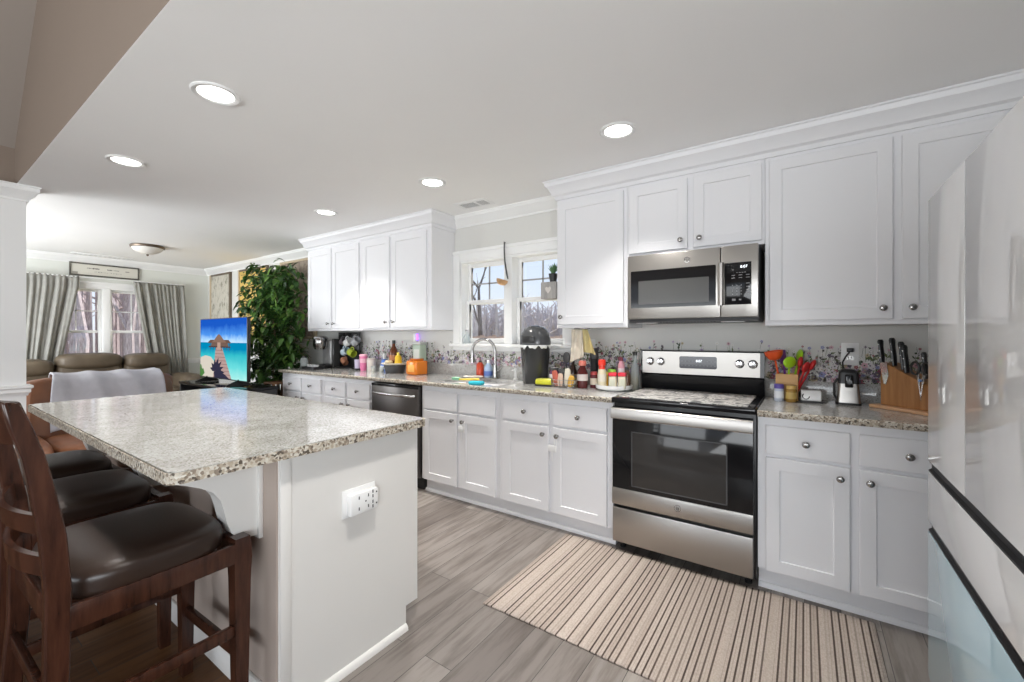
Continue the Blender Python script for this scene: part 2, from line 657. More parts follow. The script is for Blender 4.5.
# unseen rear and living side walls, with openings added for the fill lamps
g = G()
g.box(-5.03, -4.2, -4.35, -4.2, 0, 6.0); g.box(0.4, XR + 0.15, -4.35, -4.2, 0, 6.0)
g.box(-4.2, 0.4, -4.35, -4.2, 0, 0.30); g.box(-4.2, 0.4, -4.35, -4.2, 2.45, 6.0)
struct(g, 'wall_rear', M['taupe'])
g = G()
g.box(XF - 0.15, -7.9, -1.05, -0.9, 0, H); g.box(-5.5, -5.03, -1.05, -0.9, 0, H)
g.box(-7.9, -5.5, -1.05, -0.9, 0, 0.5); g.box(-7.9, -5.5, -1.05, -0.9, 2.2, H)
struct(g, 'wall_side', M['wall_far'])

# boxed end of the stub wall with cap and chair rail
g = G()
g.box(-5.03, -4.886, 0.46, 0.588, 0, H)
struct(g, 'column', M['trim'])
cap = [(0.0, H - 0.115), (0.012, H - 0.115), (0.012, H - 0.10), (0.02, H - 0.09), (0.045, H - 0.055), (0.062, H - 0.04), (0.062, H - 0.012), (0.07, H - 0.008), (0.07, H), (0.0, H)]
g = G(); g.sweep([(-4.886, 0.30), (-4.886, 0.588), (-5.03, 0.588)], cap)
struct(g, 'trim_cap', M['trim'], angle=25)
rail = [(0.0, 0.835), (0.008, 0.835), (0.012, 0.85), (0.022, 0.862), (0.022, 0.885), (0.034, 0.895), (0.034, 0.91), (0.0, 0.915)]
g = G(); g.sweep([(-4.886, 0.30), (-4.886, 0.588), (-5.03, 0.588)], rail)
struct(g, 'trim_rail_column', M['trim'], angle=25)

# crown moulding and chair rails of the living part, crown over the window
crown = [(0.0, H - 0.10), (0.012, H - 0.10), (0.016, H - 0.085), (0.03, H - 0.075), (0.06, H - 0.04), (0.075, H - 0.03), (0.082, H - 0.014), (0.09, H - 0.012), (0.09, H), (0.0, H)]
g = G(); g.sweep([(XF, -0.9), (XF, WY), (-4.83, WY)], crown)
struct(g, 'trim_crown_living', M['trim'], angle=25)
g = G(); g.sweep([(-2.79, WY), (-1.51, WY)], crown)
struct(g, 'trim_crown_window', M['trim'], angle=25)
rail2 = [(a * 0.9, z + 0.0) for a, z in rail]
g = G(); g.sweep([(XF, -0.9), (XF, 1.1)], rail2); g.sweep([(XF, 2.5), (XF, WY), (-4.87, WY)], rail2)
struct(g, 'trim_rail_living', M['trim'], angle=25)
bb = [(0.0, 0.0), (0.016, 0.0), (0.016, 0.10), (0.010, 0.12), (0.0, 0.125)]
g = G(); g.sweep([(XF, -0.9), (XF, WY), (-4.87, WY)], bb)
struct(g, 'baseboard_living', M['trim'], angle=25)
g = G()
for k in range(5):
    g.box(-8.05 + k * 0.66, -7.62 + k * 0.66, WY - 0.010, WY, 0.20, 0.225); g.box(-8.05 + k * 0.66, -7.62 + k * 0.66, WY - 0.010, WY, 0.745, 0.77)
    g.box(-8.05 + k * 0.66, -8.025 + k * 0.66, WY - 0.010, WY, 0.20, 0.77); g.box(-7.645 + k * 0.66, -7.62 + k * 0.66, WY - 0.010, WY, 0.20, 0.77)
struct(g, 'trim_wainscot', M['trim'])

# ------------------------------------------------------------------ windows
def make_window(name, width, z0, z1, muntin, loc, rz, apron=0.035, cas=0.085, meet=0.5):
    """local x along the wall, +y outward through the wall, origin at the left of the hole on the wall face"""
    root = bpy.data.objects.new(name, None)
    COL.objects.link(root)
    root.location = loc
    root.rotation_euler = (0, 0, rz)
    root['kind'] = 'structure'
    T = M['trim']
    g = G()
    g.box(-cas, 0, -0.02, 0, z0 - 0.01, z1 + cas, 0.004)
    g.box(width, width + cas, -0.02, 0, z0 - 0.01, z1 + cas, 0.004)
    g.box(0, width, -0.02, 0, z1, z1 + cas, 0.004)
    g.box(-cas - 0.02, width + cas + 0.02, -0.032, 0, z1 + cas - 0.018, z1 + cas + 0.012, 0.004)
    struct(g, 'window_casing', T, root)
    g = G()
    g.box(-cas - 0.02, width + cas + 0.02, -0.055, 0.13, z0 - 0.028, z0, 0.005)
    g.box(-cas, width + cas, -0.018, 0, z0 - 0.028 - apron, z0 - 0.028, 0.004)
    struct(g, 'window_sill', T, root)
    g = G()
    g.box(-0.004, 0.02, -0.010, 0.15, z0 - 0.002, z1 + 0.004)
    g.box(width - 0.02, width + 0.004, -0.010, 0.15, z0 - 0.002, z1 + 0.004)
    g.box(0, width, -0.008, 0.148, z1 - 0.02, z1 + 0.003)
    mul = 0.085
    c = width / 2
    g.box(c - mul / 2, c + mul / 2, -0.016, 0.13, z0 - 0.001, z1 - 0.004, 0.004)
    struct(g, 'window_jamb', T, root)
    zm = z0 + (z1 - z0) * meet
    for xa, xb in ((0.02, c - mul / 2), (c + mul / 2, width - 0.02)):
        for nm, za, zb, ya in (('upper_sash', zm - 0.02, z1 - 0.02, 0.085), ('lower_sash', z0, zm + 0.02, 0.055)):
            g = G()
            fr = 0.038
            g.box(xa, xa + fr, ya, ya + 0.03, za, zb, 0.003)
            g.box(xb - fr, xb, ya, ya + 0.03, za, zb, 0.003)
            g.box(xa + fr, xb - fr, ya, ya + 0.03, za, za + (0.05 if nm == 'lower_sash' else 0.036), 0.003)
            g.box(xa + fr, xb - fr, ya, ya + 0.03, zb - 0.036, zb, 0.003)
            if nm == 'upper_sash' and muntin:
                g.use(M['grey'] if muntin == 2 else T)
                g.mats = [g.mats[0]] if not g.mats else g.mats
                mx = (xa + xb) / 2
                mz = (za + zb) / 2
                g2 = G()
                g2.box(mx - 0.007, mx + 0.007, ya + 0.012, ya + 0.020, za + 0.03, zb - 0.03)
                g2.box(xa + 0.03, xb - 0.03, ya + 0.012, ya + 0.020, mz - 0.007, mz + 0.007)
            else:
                g2 = None
            g.mats = []
            for fc in g.bm.faces:
                fc.material_index = 0
            so = struct(g, nm, T, root)
            if g2:
                struct(g2, 'muntin', M['grey'] if muntin == 2 else T, so)
            gp = G()
            gp.box(xa + fr - 0.005, xb - fr + 0.005, ya + 0.021, ya + 0.024, za + 0.03, zb - 0.03)
            struct(gp, 'pane', M['glass'], so)
    return root
make_window('window_1', WX1 - WX0, WZ0, WZ1, 2, (WX0, WY, 0), 0)
make_window('window_2', LY1 - LY0, LZ0, LZ1, 1, (XF, LY0, 0), PI / 2, cas=0.07, meet=0.52)

# ================================================================== outside
g = G()
g.box(-60, 30, WY + 0.16, 90, -0.75, -0.55)
struct(g, 'ground', M['grass'])
g = G()
g.box(-90, XF - 0.16, -40, WY + 0.15, -0.75, -0.55)
struct(g, 'ground_side', M['grass'])

def bare_tree(g, base, h, r, rn, depth=3, spread=0.55):
    def branch(p, d, ln, rad, lv):
        pts = [p]
        q = Vector(p)
        n = 4
        for i in range(n):
            d = (d + Vector((rn.uniform(-.16, .16), rn.uniform(-.16, .16), rn.uniform(-.03, .12)))).normalized()
            q = q + d * ln / n
            pts.append(q.copy())
        g.tube(pts, [rad * (1 - 0.6 * i / n) for i in range(n + 1)], 5 if lv == depth else 3)
        if lv > 0:
            for k in range(4 if lv == depth else 3):
                i = rn.randint(1, n)
                dd = (d + Vector((rn.uniform(-1, 1), rn.uniform(-1, 1), rn.uniform(0.1, .8))) * spread * 1.4).normalized()
                branch(pts[i], dd, ln * rn.uniform(0.4, 0.62), rad * 0.45, lv - 1)
    branch(Vector(base), Vector((0, 0, 1)), h, r, depth)

# bare tree beyond the sink window
rn = random.Random(3)
g = G(); bare_tree(g, (-14.0, 17.6, -0.55), 4.6, 0.16, rn, 3, 0.75)
tag(g.obj('bare_tree', mat('dark_bark', (0.13, 0.11, 0.10), 0.9)), 'bare thin-branched tree standing beyond the fence, seen through the sink window', 'tree')
def woods(name, label, n, area, hr, rr, m, seed):
    rn = random.Random(seed)
    g = G()
    for i in range(n):
        x = rn.uniform(area[0], area[1]); y = rn.uniform(area[2], area[3])
        h = rn.uniform(*hr); r = rn.uniform(*rr)
        pts = [(x, y, -0.6), (x + rn.uniform(-.15, .15), y, h * .5), (x + rn.uniform(-.4, .4), y + rn.uniform(-.3, .3), h)]
        g.tube(pts, [r, r * .75, r * .2], 5)
        for k in range(6):
            t = rn.uniform(0.25, 0.95)
            b = Vector((x, y, h * t))
            a = rn.uniform(0, 2 * PI)
            e = b + Vector((math.cos(a), math.sin(a), rn.uniform(.4, 1.2))) * rn.uniform(.5, 1.4)
            g.tube([b, e], [r * .35, r * .1], 3)
    o = g.obj(name, m, weld=False)
    tag(o, label, 'woods', kind='stuff')
    return o
woods('bare_woods', 'band of bare grey woods far behind the backyard fence', 520, (-60, -8, 34, 50), (3.0, 5.2), (.10, .32), M['bark'], 5)
woods('winter_woods', 'dense bare purplish winter woods outside the curtained living room window', 190, (-34, -17, -6, 13), (5, 11), (.07, .22), M['bark2'], 6)
rn = random.Random(12)
for i, (x, y, h, lb) in enumerate([(-13.2, 2.35, 7.0, 'tall dark bare trunk close outside the left pane of the living room window'),
                                   (-14.5, 3.55, 7.5, 'tall dark bare trunk close outside the right pane of the living room window')]):
    g = G(); bare_tree(g, (x, y, -0.55), h, 0.12, rn, 2, .4)
    tag(g.obj('bare_tree', M['bark2']), lb, 'tree')
# fence
root = thing('backyard_fence', 'weathered brown board fence across the backyard outside the sink window', 'fence', (-22, 13.5, -0.55))
g = G()
for k in range(130):
    g.box(k * 0.2, k * 0.2 + 0.185, -0.01, 0.01, 0.05, 1.82 + 0.03 * ((k * 7) % 3))
g.obj('board_panel', M['fence'], root)
for k in range(11):
    g = G(); g.box(k * 2.5 - 0.05, k * 2.5 + 0.05, 0.02, 0.12, 0, 1.8); g.obj('post', M['fence'], root)
for z in (0.4, 1.3):
    g = G(); g.box(0, 26, 0.012, 0.05, z, z + 0.09); g.obj('rail', M['fence'], root)

# ================================================================== cabinets
def rect_loop(g, x0, x1, z0, z1, y):
    return [g.v((x0, y, z0)), g.v((x1, y, z0)), g.v((x1, y, z1)), g.v((x0, y, z1))]
def shaker(g, x0, x1, z0, z1, y, rail=0.058, th=0.02, rec=0.008):
    """door slab, back at y, front at y-th, recessed centre panel with a small step"""
    b = 0.0025
    loops = [rect_loop(g, x0, x1, z0, z1, y), rect_loop(g, x0, x1, z0, z1, y - th + b),
             rect_loop(g, x0 + b, x1 - b, z0 + b, z1 - b, y - th)]
    if rail:
        loops += [rect_loop(g, x0 + rail, x1 - rail, z0 + rail, z1 - rail, y - th),
                  rect_loop(g, x0 + rail + .003, x1 - rail - .003, z0 + rail + .003, z1 - rail - .003, y - th + rec)]
        i2 = rail + 0.012
        loops += [rect_loop(g, x0 + i2, x1 - i2, z0 + i2, z1 - i2, y - th + rec),]
    for a, c in zip(loops, loops[1:]):
        for i in range(4):
            j = (i + 1) % 4
            g.f([a[i], a[j], c[j], c[i]])
    g.f(loops[-1])
    g.f(list(reversed(loops[0])))
def knob_mesh():
    g = G()
    g.lathe([(0.0, 0), (0.008, 0), (0.0065, 0.004), (0.0055, 0.013), (0.0085, 0.017), (0.0145, 0.020), (0.016, 0.024), (0.0145, 0.029), (0.009, 0.0315), (0.0, 0.032)], 14, axis='-y', cap=False)
    o = g.obj('knob', M['nickel'], None, angle=60)
    me = o.data
    bpy.data.objects.remove(o)
    return me
KNOB = knob_mesh()
def knob(parent, x, y, z):
    o = bpy.data.objects.new('knob', KNOB)
    COL.objects.link(o)
    o.location = (x, y, z)
    o.parent = parent
    return o
def door(root, x0, x1, z0, z1, y, kx=None, kz=None, name='door', rail=0.058, k_in=True):
    g = G()
    shaker(g, x0, x1, z0, z1, y, rail)
    d = g.obj(name, M['cab'], root, angle=30)
    if kx is not None:
        knob(d, kx, y - 0.02, kz)
    return d

def base_unit(name, label, x0, x1, mid, drawers=True, toe=True, one=False, gap=0.034):
    """local: x from 0, y=0 on the face plane, z from floor"""
    root = thing(name, label, 'cabinet', (x0, F, 0), 0, 'base cabinets')
    w_ = x1 - x0
    g = G()
    g.box(0, w_, 0, WY - F - 0.004, 0.114, 0.880)
    g.box(0, w_, 0.055, WY - F - 0.004, 0.0, 0.114)
    g.obj('carcass', M['cab'], root)
    g = G()
    g.prism([(0.055, 0.0), (0.035, 0.0), (0.037, 0.012), (0.046, 0.022), (0.055, 0.024)], 'x', 0, w_)
    g.obj('shoe_moulding', M['cab'], root, angle=30)
    m_ = mid - x0
    e = 0.036
    spans = [(e, m_ - gap / 2), (m_ + gap / 2, w_ - e)] if not one else [(e, w_ - e)]
    for i, (a, b) in enumerate(spans):
        kx = (a + b) / 2
        door(root, a, b, 0.700, 0.842, 0, kx if drawers else None, 0.770, 'drawer_front' if not drawers else 'drawer', rail=0)
        dk = b - 0.036 if i == 0 else a + 0.036
        door(root, a, b, 0.118, 0.682, 0, dk, 0.632)
    return root
base_unit('base_cabinet', 'white two-door base cabinet at the far left end of the counter, beside the leafy plant', -4.83, -4.025, -4.42)
base_unit('base_cabinet', 'white two-door base cabinet just left of the dark dishwasher', -4.02, -3.24, -3.63)
base_unit('base_cabinet', 'white sink base cabinet with two plain knobless fronts, right of the dishwasher', -2.612, -1.812, -2.20, drawers=False)
base_unit('base_cabinet', 'white two-drawer base cabinet just left of the stainless range', -1.810, -0.962, -1.388)
base_unit('base_cabinet', 'white two-drawer base cabinet just right of the stainless range', -0.196, 0.572, 0.188)
base_unit('base_cabinet', 'white base cabinet in the corner hidden behind the refrigerator', 0.574, 1.160, 1.0, one=True)

# childproof straps on door pairs
def strap(x, z, lb):
    r = thing('cabinet_lock', lb, 'child lock', (x, DF - 0.001, z), 0, 'childproof locks')
    g = G(); g.box(-0.030, 0.030, -0.010, 0, -0.022, 0.022, 0.004); g.obj('latch_body', M['white'], r)
    g = G(); g.box(-0.004, 0.004, -0.006, -0.001, -0.085, -0.020, 0.001); g.obj('tail', M['white'], r)
    g = G(); g.box(0.014, 0.020, -0.006, -0.001, 0.02, 0.06, 0.001); g.box(0.028, 0.034, -0.006, -0.001, 0.0, 0.06, 0.001); g.obj('cord_loop', M['white'], r)
strap(-2.165, 0.575, 'white plastic childproof lock hanging on the sink cabinet doors')
strap(-1.372, 0.545, 'white plastic childproof lock hanging on the doors left of the range')

def upper_unit(name, label, x0, x1, doors, z0=1.345, z1=2.30, dz=None, kz=None):
    root = thing(name, label, 'cabinet', (x0, UY, 0), 0, 'wall cabinets')
    w_ = x1 - x0
    g = G()
    g.box(0, w_, 0, WY - UY - 0.003, z0, z1 + 0.10)
    g.obj('carcass', M['cab'], root)
    g = G()
    g.box(0, w_, -0.004, 0.0, z0, z0 + 0.022, 0.001)
    g.obj('bottom_rail', M['cab'], root)
    for a, b, k in doors:
        door(root, a - x0, b - x0, dz[0], dz[1], 0, None if k is None else k - x0, kz)
    return root
DZ = (1.372, 2.262)
upper_unit('wall_cabinet', 'white two-door wall cabinet at the far left, above the coffee maker', -4.82, -3.812, [(-4.80, -4.345, -4.382), (-4.315, -3.85, -4.278)], dz=DZ, kz=1.425)
upper_unit('wall_cabinet', 'white two-door wall cabinet left of the sink window', -3.810, -2.80, [(-3.785, -3.365, -3.405), (-3.330, -2.855, -3.29)], dz=DZ, kz=1.425)
upper_unit('wall_cabinet', 'white single-door wall cabinet right of the sink window', -1.507, -0.975, [(-1.490, -1.0, -1.462)], dz=DZ, kz=1.425)
upper_unit('wall_cabinet', 'short white two-door wall cabinet above the microwave', -0.973, -0.185, [(-0.960, -0.595, -0.632), (-0.560, -0.198, -0.523)], z0=1.806, dz=(1.828, 2.262), kz=1.880)
upper_unit('wall_cabinet', 'large white wall cabinet right of the microwave, above the knife block', -0.183, 1.165, [(-0.162, 0.356, 0.318), (0.390, 0.86, 0.425)], dz=DZ, kz=1.425)

ccrown = [(-0.004, H - 0.135), (0.012, H - 0.135), (0.014, H - 0.110), (0.03, H - 0.100), (0.05, H - 0.055), (0.066, H - 0.04), (0.072, H - 0.016), (0.08, H - 0.012), (0.08, H - 0.002), (-0.004, H - 0.002)]
g = G(); g.sweep([(-4.82, WY), (-4.82, UY), (-2.80, UY), (-2.80, WY)], ccrown)
struct(g, 'trim_crown_left_cabinets', M['cab'], angle=25)
g = G(); g.sweep([(-1.507, WY), (-1.507, UY), (XR, UY)], ccrown)
struct(g, 'trim_crown_right_cabinets', M['cab'], angle=25)

# ------------------------------------------------------------------ countertops
SX0, SX1, SY0, SY1 = -2.56, -1.90, 2.585, 2.965
CE = 2.462
def ctop(name, label, x0, x1, hole=None, left_end=False):
    root = thing(name, label, 'countertop', (x0, CE, 0.882))
    ox, oy, oz = x0, CE, 0.882
    g = G()
    def bx(a, b, c, d, z0=0.882, z1=CT):
        g.box(a - ox, b - ox, c - oy, d - oy, z0 - oz, z1 - oz)
    g.use(M['granite'])
    fy = CE + 0.012
    if hole:
        bx(x0, hole[0], fy, WY - 0.022); bx(hole[1], x1, fy, WY - 0.022)
        bx(hole[0], hole[1], fy, hole[2]); bx(hole[0], hole[1], hole[3], WY - 0.022)
    else:
        bx(x0, x1, fy, WY - 0.022)
    g.obj('slab', None, root)
    g = G()
    g.prism([(0.012, 0.0), (0.003, 0.001), (0.0, 0.006), (0.001, 0.026), (0.006, 0.0315), (0.012, 0.032)], 'x', 0, x1 - x0)
    g.obj('front_edge', M['gedge'], root)
    g = G()
    g.box(0, x1 - x0, WY - 0.022 - oy, WY - 0.001 - oy, 0, 1.018 - oz, 0.002)
    g.obj('backsplash', M['granite'], root)
    return root
ctop('granite_countertop', 'long speckled granite countertop left of the range, holding the sink', -4.86, -0.962, (SX0, SX1, SY0, SY1))
ctop('granite_countertop', 'short speckled granite countertop right of the range, under the knife block', -0.196, 1.165)

# sink
r = thing('kitchen_sink', 'stainless undermount sink set in the granite below the window', 'sink', ((SX0 + SX1) / 2, (SY0 + SY1) / 2, 0.70))
g = G()
hx, hy = (SX1 - SX0) / 2 + 0.004, (SY1 - SY0) / 2 + 0.004
def sink_loop(k, z):
    return [g.v((-hx * k, -hy * k, z)), g.v((hx * k, -hy * k, z)), g.v((hx * k, hy * k, z)), g.v((-hx * k, hy * k, z))]
lo = [sink_loop(1.03, 0.178), sink_loop(1.03, 0.181), sink_loop(1.0, 0.181), sink_loop(0.97, 0.01), sink_loop(0.93, 0.0), sink_loop(0.93, -0.003), sink_loop(1.0, 0.0), sink_loop(1.03, 0.178)]
for a, b in zip(lo, lo[1:]):
    for i in range(4):
        g.f([a[i], a[(i + 1) % 4], b[(i + 1) % 4], b[i]])
g.f(lo[4]); g.f(lo[5])
g.obj('bowl', M['steel'], r)
g = G(); g.lathe([(0, 0.004), (0.03, 0.004), (0.042, 0.002), (0.045, 0.0)], 18, cap=False); g.obj('drain', M['chrome'], r)

# faucet
r = thing('kitchen_faucet', 'chrome gooseneck pull-down faucet standing behind the sink', 'faucet', (-2.25, 3.018, CT))
g = G(); g.lathe([(0.03, 0), (0.03, 0.006), (0.024, 0.012), (0.021, 0.05), (0.019, 0.12), (0.0, 0.12)], 16); g.obj('base', M['nickel'], r)
g = G()
pts = [(0, 0, 0.10), (0, 0, 0.24)] + [(-0.105 * (1 - math.cos(a)) * 1.0, -0.03 * (1 - math.cos(a)), 0.24 + 0.105 * math.sin(a)) for a in [PI * k / 10 for k in range(1, 11)]]
g.tube(pts, 0.0125, 12); g.obj('spout', M['nickel'], r, angle=60)
g = G(); q = Vector(pts[-1]); g.cyl(q, q + Vector((0, 0, -0.045)), 0.0125, 0.0145, 14); g.cyl(q + Vector((0, 0, -0.045)), q + Vector((0, 0, -0.105)), 0.0165, 0.018, 14); g.obj('spray_head', M['nickel'], r)
g = G(); g.cyl((0.015, 0, 0.06), (0.05, -0.005, 0.075), 0.010, 0.008, 10); g.cyl((0.045, -0.005, 0.07), (0.085, -0.01, 0.105), 0.006, 0.005, 10); g.obj('handle', M['nickel'], r)

# ------------------------------------------------------------------ ceiling lights, vents
LIGHT_PTS = [(-2.268, 0.862, 'round recessed ceiling light above the near end of the island'),
             (-3.62, 0.865, 'round recessed ceiling light above the far end of the island'),
             (-2.262, 2.262, 'round recessed ceiling light over the sink side of the aisle, before the vent'),
             (-3.61, 2.256, 'round recessed ceiling light in front of the far left wall cabinets'),
             (-0.848, 2.268, 'round recessed ceiling light in front of the cabinet above the range'),
             (-0.86, 0.865, 'round recessed ceiling light over the aisle near the viewer')]
can0 = None
for x, y, lb in LIGHT_PTS:
    if can0 is None:
        can0 = thing('recessed_light', lb, 'ceiling light', (x, y, H), 0, 'recessed ceiling lights')
        g = G(); g.lathe([(0.100, -0.0005), (0.100, -0.004), (0.094, -0.009), (0.078, -0.008), (0.072, -0.003), (0.072, -0.0005)], 32, cap=False)
        g.obj('trim_ring', M['white'], can0)
        g = G(); g.lathe([(0, -0.0045), (0.073, -0.0035)], 32, cap=False)
        g.obj('diffuser', M['can_glow'], can0)
        cl = bpy.data.lights.new('can_lamp', 'AREA')
        cl.shape = 'DISK'; cl.size = 0.13; cl.energy = CAN_POWER; cl.spread = math.radians(92); cl.color = (1.0, 0.965, 0.92)
        lo_ = bpy.data.objects.new('can_lamp', cl); COL.objects.link(lo_); lo_.location = (0, 0, -0.012); lo_.parent = can0
    else:
        dup(can0, (x, y, H), label=lb)

r = thing('ceiling_vent', 'white rectangular air vent in the ceiling before the sink window', 'vent', (-2.335, 2.825, H), 0.05)
g = G(); g.box(-0.165, 0.165, -0.085, 0.085, -0.006, -0.0005, 0.002); g.obj('vent_plate', M['white'], r)
g = G()
for k in range(9):
    g.box(-0.115 + k * 0.0165, -0.107 + k * 0.0165, -0.05, 0.05, -0.009, -0.006)
for k in range(5):
    g.box(0.06 + k * 0.0165, 0.068 + k * 0.0165, -0.05, 0.05, -0.009, -0.006)
g.obj('louvre', C(.52, .52, .52, .5), r)
r = thing('ceiling_register', 'thin white air register in the ceiling before the framed sign', 'vent', (-8.15, 1.70, H))
g = G(); g.box(-0.06, 0.06, -0.32, 0.32, -0.012, -0.0005, 0.003); g.obj('register_plate', M['white'], r)
g = G()
for k in range(12):
    g.box(-0.045, 0.045, -0.29 + k * 0.05, -0.265 + k * 0.05, -0.015, -0.012)
g.obj('louvre', C(.70, .70, .69, .5), r)
r = thing('dome_light', 'frosted flush-mount dome light with a bronze rim on the living room ceiling', 'ceiling light', (-6.80, 1.83, H))
g = G(); g.lathe([(0, -0.0005), (0.165, -0.0005), (0.175, -0.012), (0.170, -0.028), (0.155, -0.032), (0, -0.032)], 28, cap=False); g.obj('rim', mat('bronze', (0.16, 0.12, 0.09), 0.35, 0.7), r)
g = G(); g.lathe([(0.158, -0.032), (0.145, -0.055), (0.11, -0.082), (0.06, -0.102), (0.0, -0.11)], 28, cap=False); g.obj('glass_bowl', mat('frosted_glass', (0.78, 0.75, 0.70), 0.35), r)
g = G(); g.lathe([(0.0, -0.108), (0.012, -0.110), (0.014, -0.118), (0.006, -0.128), (0, -0.13)], 14, cap=False); g.obj('finial', mat('bronze_finial', (0.16, 0.12, 0.09), 0.35, 0.7), r)

# ================================================================== island
IX0, IX1, IY0, IY1 = -3.46, -1.445, 0.737, 1.350
r = thing('kitchen_island', 'white kitchen island with a granite top, corbels and an end panel', 'island', (IX1, IY0, 0))
P_ = M['islandpaint']
g = G()
prof = [(0, 0), (IY1 - IY0 - 0.067, 0), (IY1 - IY0 - 0.067, 0.102), (IY1 - IY0, 0.102), (IY1 - IY0, 0.880), (0, 0.880)]
g.prism(prof, 'x', IX0 - IX1, -0.012); g.obj('body', P_, r, angle=25)
g = G()
g.prism([(0.002, 0.0)] + prof[1:-1] + [(0.002, 0.879)], 'x', -0.012, 0.0)
g.obj('end_panel', P_, r, angle=25)
g = G(); g.box(-0.0, 0.004, 0.0, 0.036, 0.0, 0.879, 0.001); g.obj('corner_stile', P_, r)
g = G(); g.prism([(0.0, 0.0), (0.016, 0.0), (0.014, 0.013), (0.006, 0.024), (0.0, 0.026)], 'y', 0.0, IY1 - IY0 - 0.067); g.obj('shoe_moulding', P_, r)
g = G()
for a, b in ((-1.98, -1.36), (-1.32, -0.70), (-0.66, -0.05)):
    g.T = Matrix.Translation((0, IY1 - IY0, 0)) @ Matrix.Rotation(PI, 4, 'Z')
    shaker(g, -b, -a, 0.12, 0.68, 0); shaker(g, -b, -a, 0.70, 0.84, 0, rail=0)
g.obj('door', P_, r)
g = G(); g.box(IX0 - IX1, -0.012, -0.006, 0.0, 0.0, 0.880); g.obj('beige_front', paint('front_beige', (0.44, 0.365, 0.315), 0.7), r)  # thin beige sheet over the stool side of the island
g = G(); g.box(IX0 - IX1, -0.012, -0.018, -0.006, 0.0, 0.09, 0.003); g.obj('skirting', P_, r)
def corbel(x):
    pr_ = [(0.0, 0.878), (-0.245, 0.878), (-0.245, 0.845), (-0.205, 0.828), (-0.165, 0.808), (-0.132, 0.785), (-0.112, 0.755), (-0.102, 0.72), (-0.092, 0.672), (-0.078, 0.634), (-0.056, 0.613), (-0.028, 0.603), (0.0, 0.602)]
    g = G(); g.prism([(a - 0.020, z) for a, z in pr_], 'x', x - 0.075, x); g.obj('corbel', P_, r, angle=30)
    g = G(); g.box(x - 0.09, x + 0.015, -0.020, -0.006, 0.59, 0.879, 0.002); g.obj('corbel_plate', P_, r)
corbel(-0.115); corbel(-1.0); corbel(-1.87)
# granite top with a chiselled edge
def rrect(x0, x1, y0, y1, rad, n=5):
    o = []
    for cx, cy, a0 in ((x1 - rad, y1 - rad, 0), (x0 + rad, y1 - rad, PI / 2), (x0 + rad, y0 + rad, PI), (x1 - rad, y0 + rad, 1.5 * PI)):
        for k in range(n + 1):
            a = a0 + k * PI / 2 / n
            o.append((cx + rad * math.cos(a), cy + rad * math.sin(a)))
    return o
tx0, tx1, ty0, ty1 = -3.50 - IX1, -1.414 - IX1, 0.428 - IY0, 1.378 - IY0
g = G(); g.prism(rrect(tx0 + .003, tx1 - .003, ty0 + .003, ty1 - .003, 0.03), 'z', 0.8815, 0.914); g.obj('granite_top', M['granite'], r)
g = G()
pth = rrect(tx0, tx1, ty0, ty1, 0.032)
g.sweep(pth[::-1], [(-0.006, 0.8805), (0.0 - 0.002, 0.8805), (0.0, 0.885), (0.0, 0.908), (-0.003, 0.9125), (-0.006, 0.9125)][::1], closed=True)
e_ = g.obj('granite_edge', M['gedge'], r)

# outlet extender on the island end panel
r = thing('outlet_extender', 'white multi-socket outlet extender on the island end panel', 'outlet', (IX1, 1.050, 0.642))
g = G(); g.box(0.0005, 0.006, -0.084, 0.066, -0.050, 0.056, 0.002); g.obj('wall_plate', M['white'], r)
g = G(); g.box(0.006, 0.034, -0.066, 0.060, -0.042, 0.040, 0.006); g.obj('body', M['white_gloss'], r)
for y, z in ((-0.03, 0.022), (-0.03, -0.020), (0.012, 0.022), (0.012, -0.020), (0.033, 0.030), (0.033, 0.012), (0.033, -0.010), (0.033, -0.028)):
    g = G(); g.box(0.0335, 0.0348, y - 0.0022, y + 0.0022, z - 0.006, z + 0.006); g.obj('socket_slot', M['grey_dark'], r)
for y, z in ((0.0, 0.002), (0.05, 0.024), (0.05, -0.02)):
    g = G(); g.lathe([(0, 0), (0.0035, 0.001)], 8, at=(0.0335, y, z), axis='x'); g.obj('socket_slot', M['grey_dark'], r)

